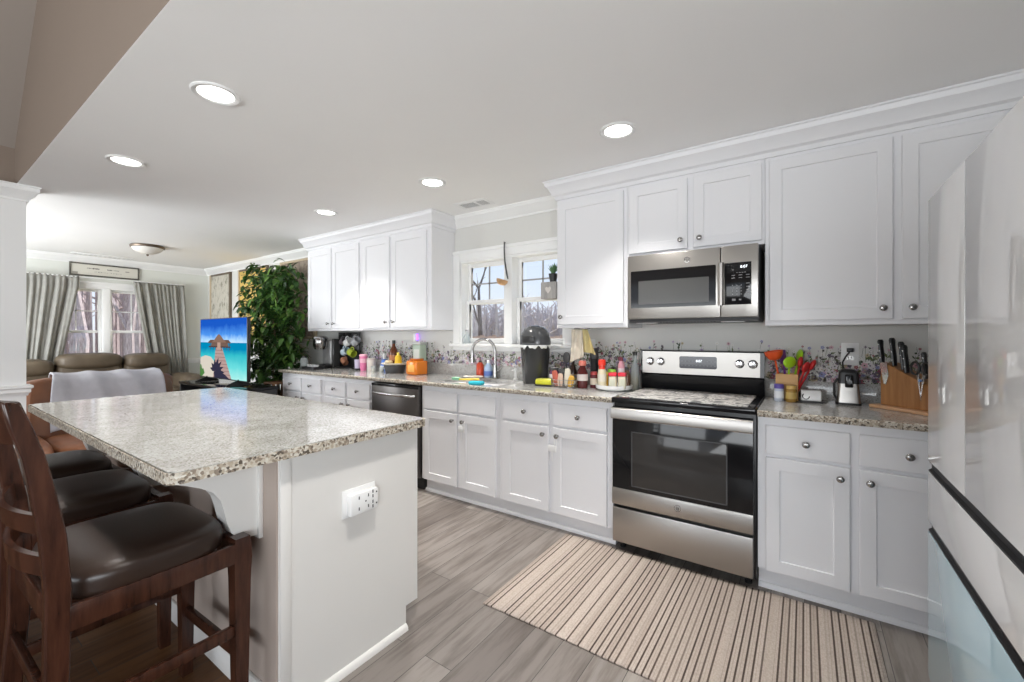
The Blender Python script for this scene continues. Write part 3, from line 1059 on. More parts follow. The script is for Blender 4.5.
# ================================================================== bar stools
def make_stool(lb):
    r = thing('bar_stool', lb, 'stool', (0, 0, 0), 0, 'counter stools along the island')
    W = M['darkwood']
    hw = 0.235
    for sx_ in (-1, 1):
        # front leg, tapered with a shaped top
        g = G()
        x = sx_ * (hw - 0.026)
        for (z0, z1, a, b) in ((0.0, 0.30, 0.017, 0.022), (0.30, 0.54, 0.022, 0.0245), (0.54, 0.628, 0.0245, 0.0245)):
            pass
        prof = [(0.0, 0.017), (0.30, 0.021), (0.50, 0.024), (0.56, 0.0265), (0.60, 0.0255), (0.630, 0.022)]
        lo = [[g.v((x + i * h_, 0.205 + j * h_, z)) for i, j in ((-1, -1), (1, -1), (1, 1), (-1, 1))] for z, h_ in prof]
        for a, b in zip(lo, lo[1:]):
            for k in range(4):
                g.f([a[k], a[(k + 1) % 4], b[(k + 1) % 4], b[k]])
        g.f(lo[0]); g.f(lo[-1])
        o = g.obj('leg', W, r, angle=25)
        # rear post, curved and leaning back above the seat
        c = [(0.0, -0.262), (0.20, -0.235), (0.45, -0.216), (0.66, -0.213), (0.80, -0.222), (0.92, -0.240), (1.00, -0.254), (1.08, -0.276), (1.135, -0.290)]
        d = [0.021, 0.022, 0.0225, 0.0235, 0.023, 0.021, 0.019, 0.018, 0.014]
        pts = [(y + q, z) for (z, y), q in zip(c, d)] + [(y - q, z) for (z, y), q in reversed(list(zip(c, d)))]
        g = G(); n = len(c)
        xa, xb = sx_ * hw, sx_ * (hw - 0.034)
        A = [[g.v((xx, y + q * sg, z)) for xx, sg in ((xa, 1), (xb, 1), (xb, -1), (xa, -1))] for (z, y), q in zip(c, d)]
        for a, b in zip(A, A[1:]):
            for k in range(4):
                g.f([a[k], a[(k + 1) % 4], b[(k + 1) % 4], b[k]])
        g.f(A[0]); g.f(A[-1])
        o = g.obj('rear_post', W, r, angle=12)
        md = o.modifiers.new('bevel', 'BEVEL'); md.width = 0.004; md.segments = 2; md.limit_method = 'ANGLE'
    # seat frame rails
    g = G()
    for sx_ in (-1, 1):
        g.box(sx_ * hw - (0.004 if sx_ > 0 else -0.004) - 0.0125, sx_ * hw - (0.004 if sx_ > 0 else -0.004) + 0.0125 - 0.008 * sx_, -0.195, 0.182, 0.555, 0.618, 0.003)
    g.box(-hw + 0.05, hw - 0.05, 0.19, 0.218, 0.555, 0.618, 0.003)
    g.box(-hw + 0.03, hw - 0.03, -0.225, -0.20, 0.555, 0.618, 0.003)
    g.obj('seat_frame', W, r)
    # domed cushion
    g = G()
    g.sbox((0, -0.010, 0.640), (hw - 0.002, 0.197, 0.054), 4.0, 14)
    g.obj('seat', M['leather_dark'], r, angle=80)
    # back: curved top rail and ladder slats
    def curved(z0, z1, bow, th, yo, name):
        g = G()
        n = 10
        def yb(z):
            for (za, ya), (zb, yb_) in zip(c, c[1:]):
                if za <= z <= zb:
                    return ya + (yb_ - ya) * (z - za) / (zb - za)
            return c[-1][1]
        lo = []
        for i in range(n + 1):
            x = -hw + 0.026 + (2 * hw - 0.052) * i / n
            t = 1 - (2 * i / n - 1) ** 2
            lo.append([g.v((x, yb(z) - bow * t + s_ * th + yo, z)) for z, s_ in ((z0, 1), (z1, 1), (z1, -1), (z0, -1))])
        for a, b in zip(lo, lo[1:]):
            for k in range(4):
                g.f([a[k], a[(k + 1) % 4], b[(k + 1) % 4], b[k]])
        g.f(lo[0]); g.f(lo[-1])
        o = g.obj(name, W, r, angle=30)
    curved(1.03, 1.135, 0.045, 0.010, 0.0, 'top_rail')
    curved(0.80, 0.85, 0.045, 0.007, 0.0, 'back_slat')
    curved(0.695, 0.745, 0.045, 0.007, 0.0, 'back_slat')
    for sx_ in (-1, 1):
        g = G(); g.box(sx_ * (hw - 0.02) - 0.009, sx_ * (hw - 0.02) + 0.009, -0.215, 0.19, 0.315, 0.350, 0.002); g.obj('stretcher', W, r)
    g = G(); g.box(-hw + 0.04, hw - 0.04, 0.196, 0.214, 0.225, 0.262, 0.002); g.obj('foot_rest', W, r)
    g = G(); g.box(-hw + 0.03, hw - 0.03, -0.236, -0.218, 0.375, 0.408, 0.002); g.obj('stretcher', W, r)
    return r
s0 = make_stool('dark wood counter stool with a brown leather seat, nearest to the viewer')
s0.location = (-1.735, 0.44, 0)
s0.rotation_euler = (0, 0, math.radians(1.5))
dup(s0, (-2.405, 0.44, 0), 0.0, 'dark wood counter stool with a brown leather seat, middle one of three')
dup(s0, (-2.985, 0.445, 0), 0.0, 'dark wood counter stool with a brown leather seat, at the far end of the island')

# ================================================================== range
RX0 = -0.956
r = thing('electric_range', 'stainless electric range with a black glass oven door and backguard', 'range', (RX0, 2.45, 0))
RW = 0.754
ST, BK = M['steel'], M['black']
g = G(); g.box(0, RW, 0.045, 0.645, 0.045, 0.898, 0.003); g.obj('body', BK, r)
for x in (0.04, RW - 0.04):
    for y in (0.09, 0.6):
        g = G(); g.lathe([(0.018, 0), (0.018, 0.012), (0.012, 0.014), (0.012, 0.046)], 12, at=(x, y, 0)); g.obj('foot', BK, r)
g = G(); g.box(-0.001, RW + 0.001, 0.0, 0.60, 0.890, 0.921, 0.006, 3); g.obj('cooktop', M['blackgloss'], r)
# storage drawer
g = G(); g.box(0.005, RW - 0.012, 0.004, 0.045, 0.062, 0.268, 0.004); g.obj('drawer', ST, r)
# oven door
g = G(); g.box(0.003, RW - 0.010, 0.006, 0.043, 0.284, 0.866, 0.004); od = g.obj('oven_door', M['blackgloss'], r)
g = G(); g.box(0.003, RW - 0.010, 0.0, 0.010, 0.286, 0.384, 0.003); g.obj('lower_trim', ST, od)
g = G(); g.box(0.125, 0.620, 0.0045, 0.0062, 0.412, 0.722, 0.0005)
g.obj('oven_window', M['ovenwin'], od)
g = G(); 
for a in ((0.119, 0.626, 0.722, 0.728), (0.119, 0.626, 0.406, 0.412)):
    g.box(a[0], a[1], 0.0035, 0.0062, a[2], a[3], 0.0005)
g.box(0.119, 0.125, 0.0035, 0.0062, 0.406, 0.728); g.box(0.620, 0.626, 0.0035, 0.0062, 0.406, 0.728)
g.obj('window_rim', M['grey_dark'], od)
# full width bar handle
g = G()
g.prism([(-0.018, 0.798), (-0.022, 0.804), (-0.023, 0.832), (-0.018, 0.856), (-0.010, 0.862), (0.008, 0.862), (0.008, 0.850), (-0.006, 0.848), (-0.010, 0.832), (-0.010, 0.806)], 'x', 0.003, RW - 0.010)
g.obj('handle', ST, od, angle=30)
# emblem disc (ring + script strokes)
def emblem(par, x, y, z, rad):
    g = G(); g.lathe([(rad, 0), (rad, 0.0012), (rad * 0.80, 0.0016), (rad * 0.80, 0)], 24, at=(x, y, z), axis='-y', cap=False)
    g.tube([(x - rad * .5, y - 0.001, z), (x - rad * .15, y - 0.001, z + rad * .45), (x - rad * .2, y - 0.001, z - rad * .35), (x + rad * .1, y - 0.001, z), (x + rad * .45, y - 0.001, z + rad * .4), (x + rad * .2, y - 0.001, z - rad * .4), (x + rad * .55, y - 0.001, z - rad * .05)], rad * .07, 5)
    g.obj('emblem', M['nickel'], par)
emblem(od, RW / 2 + 0.002, 0.0, 0.338, 0.019)
# backguard
g = G(); g.prism([(0.585, 0.90), (0.645, 0.90), (0.645, 1.19), (0.570, 1.19), (0.558, 1.183), (0.554, 1.03), (0.564, 1.02), (0.570, 0.95)], 'x', 0, RW)
bgd = g.obj('backguard', M['blackgloss'], r, angle=30)
g = G(); g.prism([(0.5505, 1.032), (0.5505, 1.181), (0.560, 1.181), (0.558, 1.032)], 'x', 0.014, RW - 0.022)
g.obj('control_panel', ST, bgd, angle=30)
tilt = 0.0
def on_panel(x, z):
    return (x, 0.5505, z)
g = G()
x0, x1, z0, z1 = 0.262, 0.492, 1.072, 1.152
g.T = Matrix.Translation((0, 0.5505 - 0.002, z0)) @ Matrix.Rotation(-tilt, 4, 'X')
g.prism(rrect(x0, x1, 0, z1 - z0, 0.012), 'y', 0, 0.004); g.obj('display', mat('display_glass', (0.015, 0.016, 0.03), 0.08), bgd)
for kx in (0.070, 0.140, 0.622, 0.694):
    x, y, z = on_panel(kx, 1.113)
    g = G()
    g.T = Matrix.Translation((x, y, z)) @ Matrix.Rotation(-tilt, 4, 'X')
    g.lathe([(0.027, 0), (0.027, 0.004), (0.022, 0.007), (0.020, 0.022), (0.0175, 0.026), (0.0, 0.027)], 20, axis='-y')
    g.box(-0.0045, 0.0045, -0.034, -0.024, -0.019, 0.019, 0.002)
    g.obj('knob', M['chrome'], bgd)
def text(par, s, size, loc, rot=(PI / 2, 0, 0), m=None, name='lettering', ext=0.0004, align='CENTER'):
    cu = bpy.data.curves.new(name, 'FONT')
    cu.body = s; cu.size = size; cu.extrude = ext; cu.align_x = align; cu.align_y = 'CENTER'
    o = bpy.data.objects.new(name, cu)
    me = bpy.data.meshes.new_from_object(o)
    bpy.data.objects.remove(o)
    o = bpy.data.objects.new(name, me)
    COL.objects.link(o)
    me.materials.append(m)
    o.location = loc; o.rotation_euler = rot; o.parent = par
    return o
text(bgd, '8:07', 0.022, (0.385, on_panel(0, 1.122)[1] - 0.0035, 1.122), (PI / 2 - tilt, 0, 0), M['digits'], 'clock_digits')
g = G()
g.T = Matrix.Translation((0, 0.5505 - 0.0025, z0)) @ Matrix.Rotation(-tilt, 4, 'X')
for i in range(10):
    for j in range(2):
        xx = 0.275 + i * 0.0225
        if 0.35 < xx < 0.425 and j == 1: continue
        g.box(xx, xx + 0.008, -0.0004, 0, 0.019 + j * 0.028, 0.0215 + j * 0.028)
g.obj('touch_key', C(.10, .11, .14, .5), bgd)
# cover mat lying on the cooktop
m = mat('stove_mat', (0.6, 0.6, 0.58), 0.55)
v = coords(m)
nz = N(m, 'ShaderNodeTexNoise'); nz.inputs['Scale'].default_value = 9; nz.inputs['Detail'].default_value = 5; nz.inputs['Distortion'].default_value = 2.2
L(m, v, nz.inputs['Vector'])
L(m, ramp(m, nz.outputs['Fac'], [(0.36, (0.10, 0.10, 0.10)), (0.44, (0.34, 0.33, 0.32)), (0.50, (0.66, 0.64, 0.61)), (0.56, (0.68, 0.66, 0.63)), (0.60, (0.24, 0.23, 0.22)), (0.68, (0.60, 0.58, 0.56))]), B(m).inputs['Base Color'])
g = G(); g.prism(rrect(0.03, RW - 0.04, 0.04, 0.535, 0.012), 'z', 0, 0.0035)
tag(g.obj('stove_cover_mat', m, None, loc=(RX0, 2.45, 0.9212)), 'grey and white marbled cover mat lying on the range top', 'mat')

# ================================================================== microwave
MX0, MW_, MZ0, MZ1 = -0.945, 0.735, 1.382, 1.800
r = thing('microwave', 'stainless over-the-range microwave with a black keypad', 'microwave', (MX0, 2.70, MZ0))
MH = MZ1 - MZ0
g = G(); g.box(0.0, MW_, 0.035, 0.397, 0.0, MH, 0.003); g.obj('body', M['grey_dark'], r)
g = G(); g.box(0.0, 0.545, 0.0, 0.034, 0.012, MH, 0.004); md_ = g.obj('door', ST, r)
g = G(); g.prism(rrect(0.022, 0.522, 0.083, 0.318, 0.006), 'y', -0.0012, 0.004); g.obj('window_surround', M['blackgloss'], md_)
g = G(); g.prism(rrect(0.072, 0.485, 0.104, 0.252, 0.004), 'y', -0.0020, -0.001); g.obj('window', mat('microwave_window', (0.085, 0.085, 0.083), 0.15, 0, Specular_IOR_Level=0.25), md_)
g = G(); g.prism([(0.535, -0.002), (0.538, -0.030), (0.545, -0.034), (0.558, -0.034), (0.564, -0.030), (0.564, -0.002)], 'z', 0.080, 0.322); g.obj('handle', ST, md_, angle=30)
emblem(md_, 0.365, 0.0, 0.362, 0.017)
g = G(); g.box(0.548, MW_, 0.0, 0.034, 0.012, MH, 0.004); cp_ = g.obj('control_panel', ST, r)
g = G(); g.box(0.567, 0.702, -0.0015, 0.003, 0.082, 0.320, 0.001); kp = g.obj('keypad', M['blackgloss'], cp_)
text(kp, '8:07', 0.021, (0.665, -0.0022, 0.294), (PI / 2, 0, 0), M['digits'], 'clock_digits')
g = G()
KY = C(.22, .22, .23, .5)
for (z, xs) in ((0.262, (0.632, 0.645, 0.658, 0.671)), ):
    for x in xs:
        g.box(x - 0.0045, x + 0.0045, -0.0019, -0.0014, z - 0.0015, z + 0.0015)
for z in (0.248, 0.233):
    for x in (0.612, 0.648, 0.684):
        g.box(x - 0.009, x + 0.009, -0.0019, -0.0014, z - 0.002, z + 0.002)
for k in range(4):
    for x in (0.608, 0.630, 0.652):
        g.box(x - 0.0028, x + 0.0028, -0.0019, -0.0014, 0.191 - k * 0.0165 - 0.0028, 0.191 - k * 0.0165 + 0.0028)
    g.box(0.676, 0.694, -0.0019, -0.0014, 0.200 - k * 0.018 - 0.0025, 0.200 - k * 0.018 + 0.0025)
g.box(0.606, 0.624, -0.0019, -0.0014, 0.104, 0.116); g.box(0.640, 0.652, -0.0019, -0.0014, 0.106, 0.114)
g.obj('keypad_button', KY, kp)
g = G(); g.box(0.004, MW_ - 0.004, 0.02, 0.39, -0.010, 0.0, 0.002); up = g.obj('underside', M['grey_dark'], r)
for x in (0.10, 0.60):
    g = G(); g.box(x - 0.06, x + 0.06, 0.05, 0.12, -0.014, -0.010, 0.002); g.obj('light_cover', M['white'], up)
g = G()
for k in range(18):
    g.box(0.20 + k * 0.018, 0.212 + k * 0.018, 0.02, 0.10, -0.013, -0.010)
g.obj('grille', BK, up)

# ================================================================== dishwasher
r = thing('dishwasher', 'black stainless dishwasher built in under the granite counter', 'dishwasher', (-3.236, F, 0))
DW = 0.618
g = G(); g.box(0.004, DW - 0.004, 0.04, 0.57, 0.03, 0.866, 0.002); g.obj('tub', BK, r)
g = G(); g.box(0.004, DW - 0.006, -0.030, 0.035, 0.112, 0.868, 0.006); dd = g.obj('door', M['darksteel'], r)
g = G(); g.box(0.006, DW - 0.008, -0.0312, -0.0295, 0.845, 0.866, 0.0005); g.obj('control_strip', M['blackgloss'], dd)
g = G()
pts = [(0.05, -0.034, 0.786), (0.07, -0.060, 0.786), (0.14, -0.072, 0.786), (DW / 2, -0.078, 0.786), (DW - 0.14, -0.072, 0.786), (DW - 0.07, -0.060, 0.786), (DW - 0.05, -0.034, 0.786)]
g.tube(pts, 0.013, 10); g.obj('handle', mat('brushed_handle', (0.55, 0.54, 0.53), 0.25, 1.0), dd)
g = G(); g.box(0.006, DW - 0.006, 0.03, 0.05, 0.004, 0.108, 0.002); g.obj('kick_plate', BK, r)
for x in (0.05, DW - 0.05):
    g = G(); g.lathe([(0.018, 0), (0.018, 0.008), (0.010, 0.010), (0.010, 0.03)], 10, at=(x, 0.10, 0)); g.obj('foot', BK, r)

# ================================================================== refrigerator
FX, FY0, FY1, FH = 0.369, 1.222, 2.130, 1.780
r = thing('refrigerator', 'tall white glass-panel French-door refrigerator with two lower drawers', 'refrigerator', (FX, FY0, 0))
FWd = FY1 - FY0
g = G(); g.box(0.055, 0.76, 0.004, FWd - 0.004, 0.03, FH - 0.012, 0.004); g.obj('case', mat('fridge_case', (0.55, 0.56, 0.57), 0.4), r)
ysplit = 1.702 - FY0
for a, b in ((0.0, ysplit - 0.003), (ysplit + 0.003, FWd)):
    g = G(); g.box(0.0, 0.055, a, b, 0.835, FH, 0.004); g.obj('door', M['fridge'], r)
g = G(); g.box(0.012, 0.054, ysplit - 0.0029, ysplit + 0.0029, 0.84, FH - 0.004); g.obj('door_gasket', M['black'], r)
g = G(); g.box(0.0, 0.055, 0.0, FWd, 0.618, 0.797, 0.004); g.obj('drawer', M['fridge'], r)
g = G(); g.box(0.0, 0.055, 0.0, FWd, 0.06, 0.582, 0.004); g.obj('drawer', M['fridge_blue'], r)['label'] = 'pale blue glass lower drawer'
for za, zb in ((0.797, 0.835), (0.582, 0.618)):
    g = G()
    g.prism([(0.055, za), (0.0015, za), (0.0015, za + 0.006), (0.010, za + 0.012), (0.010, zb - 0.012), (0.0035, zb - 0.004), (0.0035, zb), (0.055, zb)], 'y', 0, FWd)
    g.obj('recessed_handle', mat('handle_black', (0.006, 0.006, 0.007), 0.45, 0, Specular_IOR_Level=0.25), r, angle=20)
g = G(); g.box(0.03, 0.70, 0.02, FWd - 0.02, 0.0, 0.03); g.obj('toe_grille', M['grey_dark'], r)

# ================================================================== rug
m = mat('striped_rug', (0.6, 0.5, 0.42), 0.95)
t = N(m, 'ShaderNodeTexCoord')
sp = N(m, 'ShaderNodeSeparateXYZ')
L(m, t.outputs['Object'], sp.inputs[0])
mulx = N(m, 'ShaderNodeMath', operation='MULTIPLY'); mulx.inputs[1].default_value = 1 / 0.0265
L(m, sp.outputs[0], mulx.inputs[0])
fl = N(m, 'ShaderNodeMath', operation='FLOOR'); L(m, mulx.outputs[0], fl.inputs[0])
fr = N(m, 'ShaderNodeMath', operation='FRACT'); L(m, mulx.outputs[0], fr.inputs[0])
wn = N(m, 'ShaderNodeTexWhiteNoise', noise_dimensions='1D'); L(m, fl.outputs[0], wn.inputs['W'])
stripe = ramp(m, fr.outputs[0], [(0.0, (0, 0, 0)), (0.22, (0, 0, 0)), (0.25, (.30, .30, .30)), (0.30, (.30, .30, .30)), (0.33, (0, 0, 0)), (0.66, (0, 0, 0)), (0.71, (1, 1, 1)), (0.92, (1, 1, 1)), (0.97, (0, 0, 0))])
dark = ramp(m, wn.outputs['Value'], [(0.0, (0.055, 0.035, 0.028)), (0.52, (0.10, 0.07, 0.055)), (0.66, (0.24, 0.19, 0.16)), (0.82, (0.44, 0.37, 0.32)), (1.0, (0.54, 0.46, 0.40))])
light = ramp(m, wn.outputs['Color'], [(0.0, (0.44, 0.365, 0.31)), (1.0, (0.55, 0.47, 0.41))])
weave = N(m, 'ShaderNodeTexVoronoi'); weave.inputs['Scale'].default_value = 160
vv = coords(m, (1.0, 0.6, 1.0)); L(m, vv, weave.inputs['Vector'])
c = mixc(m, stripe, light, dark)
c = mixc(m, 0.35, c, ramp(m, weave.outputs['Distance'], [(0.2, (1, 1, 1)), (0.9, (0.45, 0.45, 0.45))]), 'MULTIPLY')
L(m, c, B(m).inputs['Base Color'])
bump(m, weave.outputs['Distance'], 0.5, 0.004)
g = G()
RGX, RGY = 1.53, 0.868
def rug(u, v):
    return (u * RGX, v * RGY + 0.004 * math.sin(u * 9), 0.007 + 0.0015 * math.sin(u * 21) * math.sin(v * 7))
g.grid(rug, 40, 20)
rg = tag(g.obj('kitchen_rug', m, None, loc=(-1.272, 1.610, 0.001)), 'beige rug with dark brown stripes on the floor before the range', 'rug')
sm = rg.modifiers.new('thick', 'SOLIDIFY'); sm.thickness = 0.006; sm.offset = -1

# ================================================================== living area
# curtains
def curtain(name, lb, yl, yr, z0, z1, folds, seed):
    """yl/yr: functions of t (0 top, 1 bottom) giving the edges"""
    rn = random.Random(seed)
    ph = [rn.uniform(0, 6) for _ in range(4)]
    g = G()
    def fn(u, t):
        a, b = yl(t), yr(t)
        y = a + (b - a) * u
        amp = (0.012 + 0.014 * min(1, t * 4)) * (0.75 + 0.5 * math.sin(7 * u + ph[3]))
        x = XF + 0.105 + amp * math.sin(2 * PI * folds * u + ph[0] + 0.5 * math.sin(3 * t + ph[1])) + 0.012 * math.sin(2 * PI * folds * 2.3 * u + ph[2])
        if t < 0.02:
            x = XF + 0.10 + 0.010 * math.sin(2 * PI * folds * 3 * u)
        return (x, y, z1 + (z0 - z1) * t)
    g.grid(fn, 90, 36)
    o = g.obj(name, M['curtain'], angle=80)
    sm = o.modifiers.new('thick', 'SOLIDIFY'); sm.thickness = 0.004
    return tag(o, lb, 'curtain')
curtain('curtain', 'grey curtain drawn to the left of the living room window', lambda t: 0.62 + 0.06 * t, lambda t: 1.50 - 0.05 * t - 0.19 * max(0, t - 0.1) ** 1.0, 0.60, 2.125, 6.5, 1)
curtain('curtain', 'grey curtain drawn to the right of the living room window', lambda t: 2.085 + 0.24 * t ** 1.1, lambda t: 2.72 + 0.07 * t, 0.565, 2.110, 5.5, 2)
r = thing('curtain_rod', 'thin white rod holding the grey curtains', 'curtain rod', (XF + 0.10, 1.70, 2.118))
g = G(); g.cyl((0, -1.12, 0), (0, 1.04, 0), 0.008, seg=10); g.obj('rod', M['white'], r)
for y in (-1.10, 1.03):
    g = G(); g.cyl((0, y, 0), (-0.0995, y, 0), 0.006, seg=8); g.obj('bracket', M['white'], r)

# framed sign over the window
r = thing('framed_sign', 'long narrow white sign in a dark frame above the living room window', 'sign', (XF, 1.795, 2.237))
SW, SH = 0.76, 0.185
g = G()
for a in ((-SW / 2, SW / 2, SH / 2 - 0.018, SH / 2), (-SW / 2, SW / 2, -SH / 2, -SH / 2 + 0.018), (-SW / 2, -SW / 2 + 0.018, -SH / 2 + 0.018, SH / 2 - 0.018), (SW / 2 - 0.018, SW / 2, -SH / 2 + 0.018, SH / 2 - 0.018)):
    g.box(0.001, 0.026, a[0], a[1], a[2], a[3], 0.002)
g.obj('frame', mat('sign_frame', (0.10, 0.095, 0.08), 0.6), r)
g = G(); g.box(0.002, 0.014, -SW / 2 + 0.012, SW / 2 - 0.012, -SH / 2 + 0.012, SH / 2 - 0.012); g.obj('board', mat('sign_board', (0.66, 0.64, 0.57), 0.7), r)
g = G()
rn = random.Random(4)
for (ya, yb, z, hh) in ((-0.20, -0.15, 0.022, 0.012), (-0.14, -0.07, 0.022, 0.020), (0.015, 0.07, 0.020, 0.016), (0.085, 0.135, 0.020, 0.010), (0.22, 0.26, 0.017, 0.014)):
    y = ya
    while y < yb:
        w_ = rn.uniform(0.006, 0.012)
        g.box(0.0140, 0.0148, y, y + w_, z - hh / 2 * rn.uniform(.6, 1), z + hh / 2 * rn.uniform(.6, 1))
        y += w_ + 0.004
g.obj('lettering', mat('sign_ink', (0.05, 0.05, 0.05), 0.7), r)
g = G()
y = -0.12
while y < 0.18:
    w_ = rn.uniform(0.004, 0.010)
    g.box(0.0140, 0.0146, y, y + w_, -0.024 - rn.uniform(.003, .008), -0.024 + rn.uniform(.002, .007)); y += w_ + rn.uniform(0.006, 0.016)
g.obj('small_lettering', mat('sign_ink_grey', (0.28, 0.27, 0.25), 0.7), r)
g = G(); g.box(0.0140, 0.018, -SW / 2 + 0.03, -SW / 2 + 0.085, -SH / 2 + 0.02, -SH / 2 + 0.055); g.obj('price_tag', mat('sign_tag', (0.36, 0.34, 0.30), 0.7), r)

# sofa under the window
r = thing('sofa', 'olive brown leather sofa with plump back cushions under the living room window', 'sofa', (-7.85, 1.62, 0))
LO = M['leather_olive']
g = G(); g.box(-0.42, 0.46, -1.20, 1.02, 0.03, 0.42, 0.05, 4); g.obj('base', LO, r)
for i, (ya, yb, zt) in enumerate(((-0.98, -0.42, 0.98), (-0.40, 0.25, 1.045), (0.27, 0.80, 1.025))):
    g = G(); g.sbox((-0.25, (ya + yb) / 2, 0.70), (0.17, (yb - ya) / 2 + 0.01, zt - 0.70), 4, 10)
    g.sbox((-0.22, (ya + yb) / 2, zt - 0.10), (0.19, (yb - ya) / 2 + 0.005, 0.115), 3.2, 10)
    g.obj('back_cushion', LO, r, angle=80, weld=False)
    g = G(); g.sbox((0.15, (ya + yb) / 2, 0.46), (0.34, (yb - ya) / 2 + 0.01, 0.10), 4.5, 10); g.obj('seat_cushion', LO, r, angle=80)
for y in (-1.13, 0.95):
    g = G(); g.sbox((0.0, y, 0.38), (0.46, 0.14, 0.34), 5, 10); g.obj('arm', LO, r, angle=80)

# recliner with blanket, facing the kitchen
r = thing('recliner', 'saddle brown leather recliner with a grey blanket over its back, behind the island', 'armchair', (-4.98, 1.08, 0))
LB = M['leather_brown']
g = G(); g.box(-0.30, 0.52, -0.40, 0.40, 0.05, 0.33, 0.04, 3); g.obj('base', LB, r)
g = G(); g.sbox((0.18, 0.0, 0.39), (0.40, 0.39, 0.10), 5, 12); g.obj('seat', LB, r, angle=80)
g = G()
g.T = Matrix.Translation((-0.20, 0, 0.66)) @ Matrix.Rotation(math.radians(-9), 4, 'Y')
g.sbox((0, 0, -0.02), (0.12, 0.50, 0.30), 6, 12)
g.sbox((-0.01, 0, 0.185), (0.135, 0.515, 0.10), 3.6, 12)
g.obj('backrest', LB, r, angle=80, weld=False)
for y in (-0.47, 0.47):
    g = G(); g.sbox((0.08, y, 0.28), (0.44, 0.085, 0.22), 5, 10); g.obj('arm', LB, r, angle=80)
for x in (-0.22, 0.44):
    for y in (-0.33, 0.33):
        g = G(); g.lathe([(0.02, 0), (0.03, 0.06)], 10, at=(x, y, 0)); g.obj('foot', M['black'], r)
# blanket draped over the backrest
g = G()
prof = [(-0.415, 0.52), (-0.405, 0.70), (-0.40, 0.85), (-0.385, 0.935), (-0.33, 0.985), (-0.26, 0.995), (-0.19, 0.985), (-0.125, 0.945), (-0.095, 0.86), (-0.075, 0.75), (-0.055, 0.62), (-0.045, 0.54)]
prof = [(a + 0.02, z - 0.032) for a, z in prof]
def bl(u, v):
    t = v * (len(prof) - 1)
    i = min(int(t), len(prof) - 2)
    k = t - i
    x = prof[i][0] * (1 - k) + prof[i + 1][0] * k
    z = prof[i][1] * (1 - k) + prof[i + 1][1] * k
    y = -0.33 + 0.73 * u + 0.02 * math.sin(v * 5 + u * 3)
    f_ = 0.5 + 0.5 * math.sin(u * 19 + 1.5 * math.sin(v * 4))
    f_ = f_ ** 1.5 * 0.042
    if v > 0.5:
        x += f_ + 0.004
    else:
        x -= f_ * 0.5
    if 0.3 < v < 0.7:
        z += f_ * 0.25
    if v > 0.97:
        z += 0.03 * math.sin(u * 9)
    return (x, y, z)
g.grid(bl, 70, 40)
o = g.obj('blanket', M['blanket'], None, angle=80, loc=(-4.98, 1.08, 0))
sm = o.modifiers.new('thick', 'SOLIDIFY'); sm.thickness = 0.008; sm.offset = 1
tag(o, 'lavender grey blanket draped over the back of the brown recliner', 'blanket')

# television and its console
r = thing('media_console', 'low black media console with a glossy top under the television', 'tv stand', (-5.35, 2.13, 0))
g = G(); g.box(-0.75, 0.75, -0.20, 0.20, 0.725, 0.755, 0.004); g.obj('top', M['blackgloss'], r)
for x in (-0.735, 0.735):
    g = G(); g.box(x - 0.012, x + 0.012, -0.19, 0.19, 0.0, 0.725, 0.002); g.obj('side_panel', M['black'], r)
for z in (0.06, 0.40):
    g = G(); g.box(-0.72, 0.72, -0.19, 0.19, z, z + 0.018); g.obj('shelf', M['black'], r)
g = G(); g.box(-0.72, 0.72, 0.175, 0.19, 0.08, 0.72); g.obj('back_panel', M['black'], r)

TVX0, TVX1, TVZ0, TVZ1, TVY = -6.00, -4.81, 0.800, 1.490, 2.115
r = thing('television', 'flat television showing a tropical beach with a thatched hut and pier', 'television', ((TVX0 + TVX1) / 2, TVY, 0.7555))
tw, th_ = TVX1 - TVX0, TVZ1 - TVZ0
zo = TVZ0 - 0.7555
g = G(); g.box(-tw / 2, tw / 2, 0.0, 0.035, zo, zo + th_, 0.004); cab_ = g.obj('housing', M['black'], r)
for x in (-0.40, 0.40):
    g = G(); g.prism([(-0.12, 0.0), (0.12, 0.0), (0.12, 0.010), (0.02, zo + 0.02), (0.0, zo + 0.02), (-0.12, 0.010)], 'x', x - 0.012, x + 0.012); g.obj('foot', M['black'], r)
def scr(name, stops, horiz=False):
    m = bpy.data.materials.new(name); m.use_nodes = True
    t = m.node_tree; t.nodes.remove(t.nodes['Principled BSDF'])
    e = t.nodes.new('ShaderNodeEmission'); L(m, e.outputs[0], t.nodes['Material Output'].inputs[0])
    if len(stops) == 1:
        e.inputs[0].default_value = (*stops[0], 1)
        return m
    v = coords(m)
    sp = N(m, 'ShaderNodeSeparateXYZ'); L(m, v, sp.inputs[0])
    nz = noise(m, v, 7, 5, 0.6)
    ad = N(m, 'ShaderNodeMath', operation='MULTIPLY_ADD'); ad.inputs[1].default_value = stops[0][0]; L(m, nz, ad.inputs[0])
    mr = N(m, 'ShaderNodeMapRange'); L(m, sp.outputs[2], mr.inputs[0]); mr.inputs[1].default_value = stops[0][1]; mr.inputs[2].default_value = stops[0][2]
    L(m, mr.outputs[0], ad.inputs[2])
    L(m, ramp(m, ad.outputs[0], stops[1:]), e.inputs[0])
    return m
g = G()
X = lambda u: -tw / 2 + 0.008 + (tw - 0.016) * u
Z = lambda v: zo + 0.012 + (th_ - 0.020) * v
def sp_(pts, y, m):
    g.use(m); g.poly([(X(a), y, Z(b)) for a, b in pts])
HZ = .60
sky_m = scr('screen_sky', [(0.55, Z(HZ), Z(1.0)), (0.15, (0.62, 0.78, 0.92)), (0.40, (0.34, 0.58, 0.88)), (0.62, (0.07, 0.27, 0.75)), (1.1, (0.01, 0.09, 0.5))])
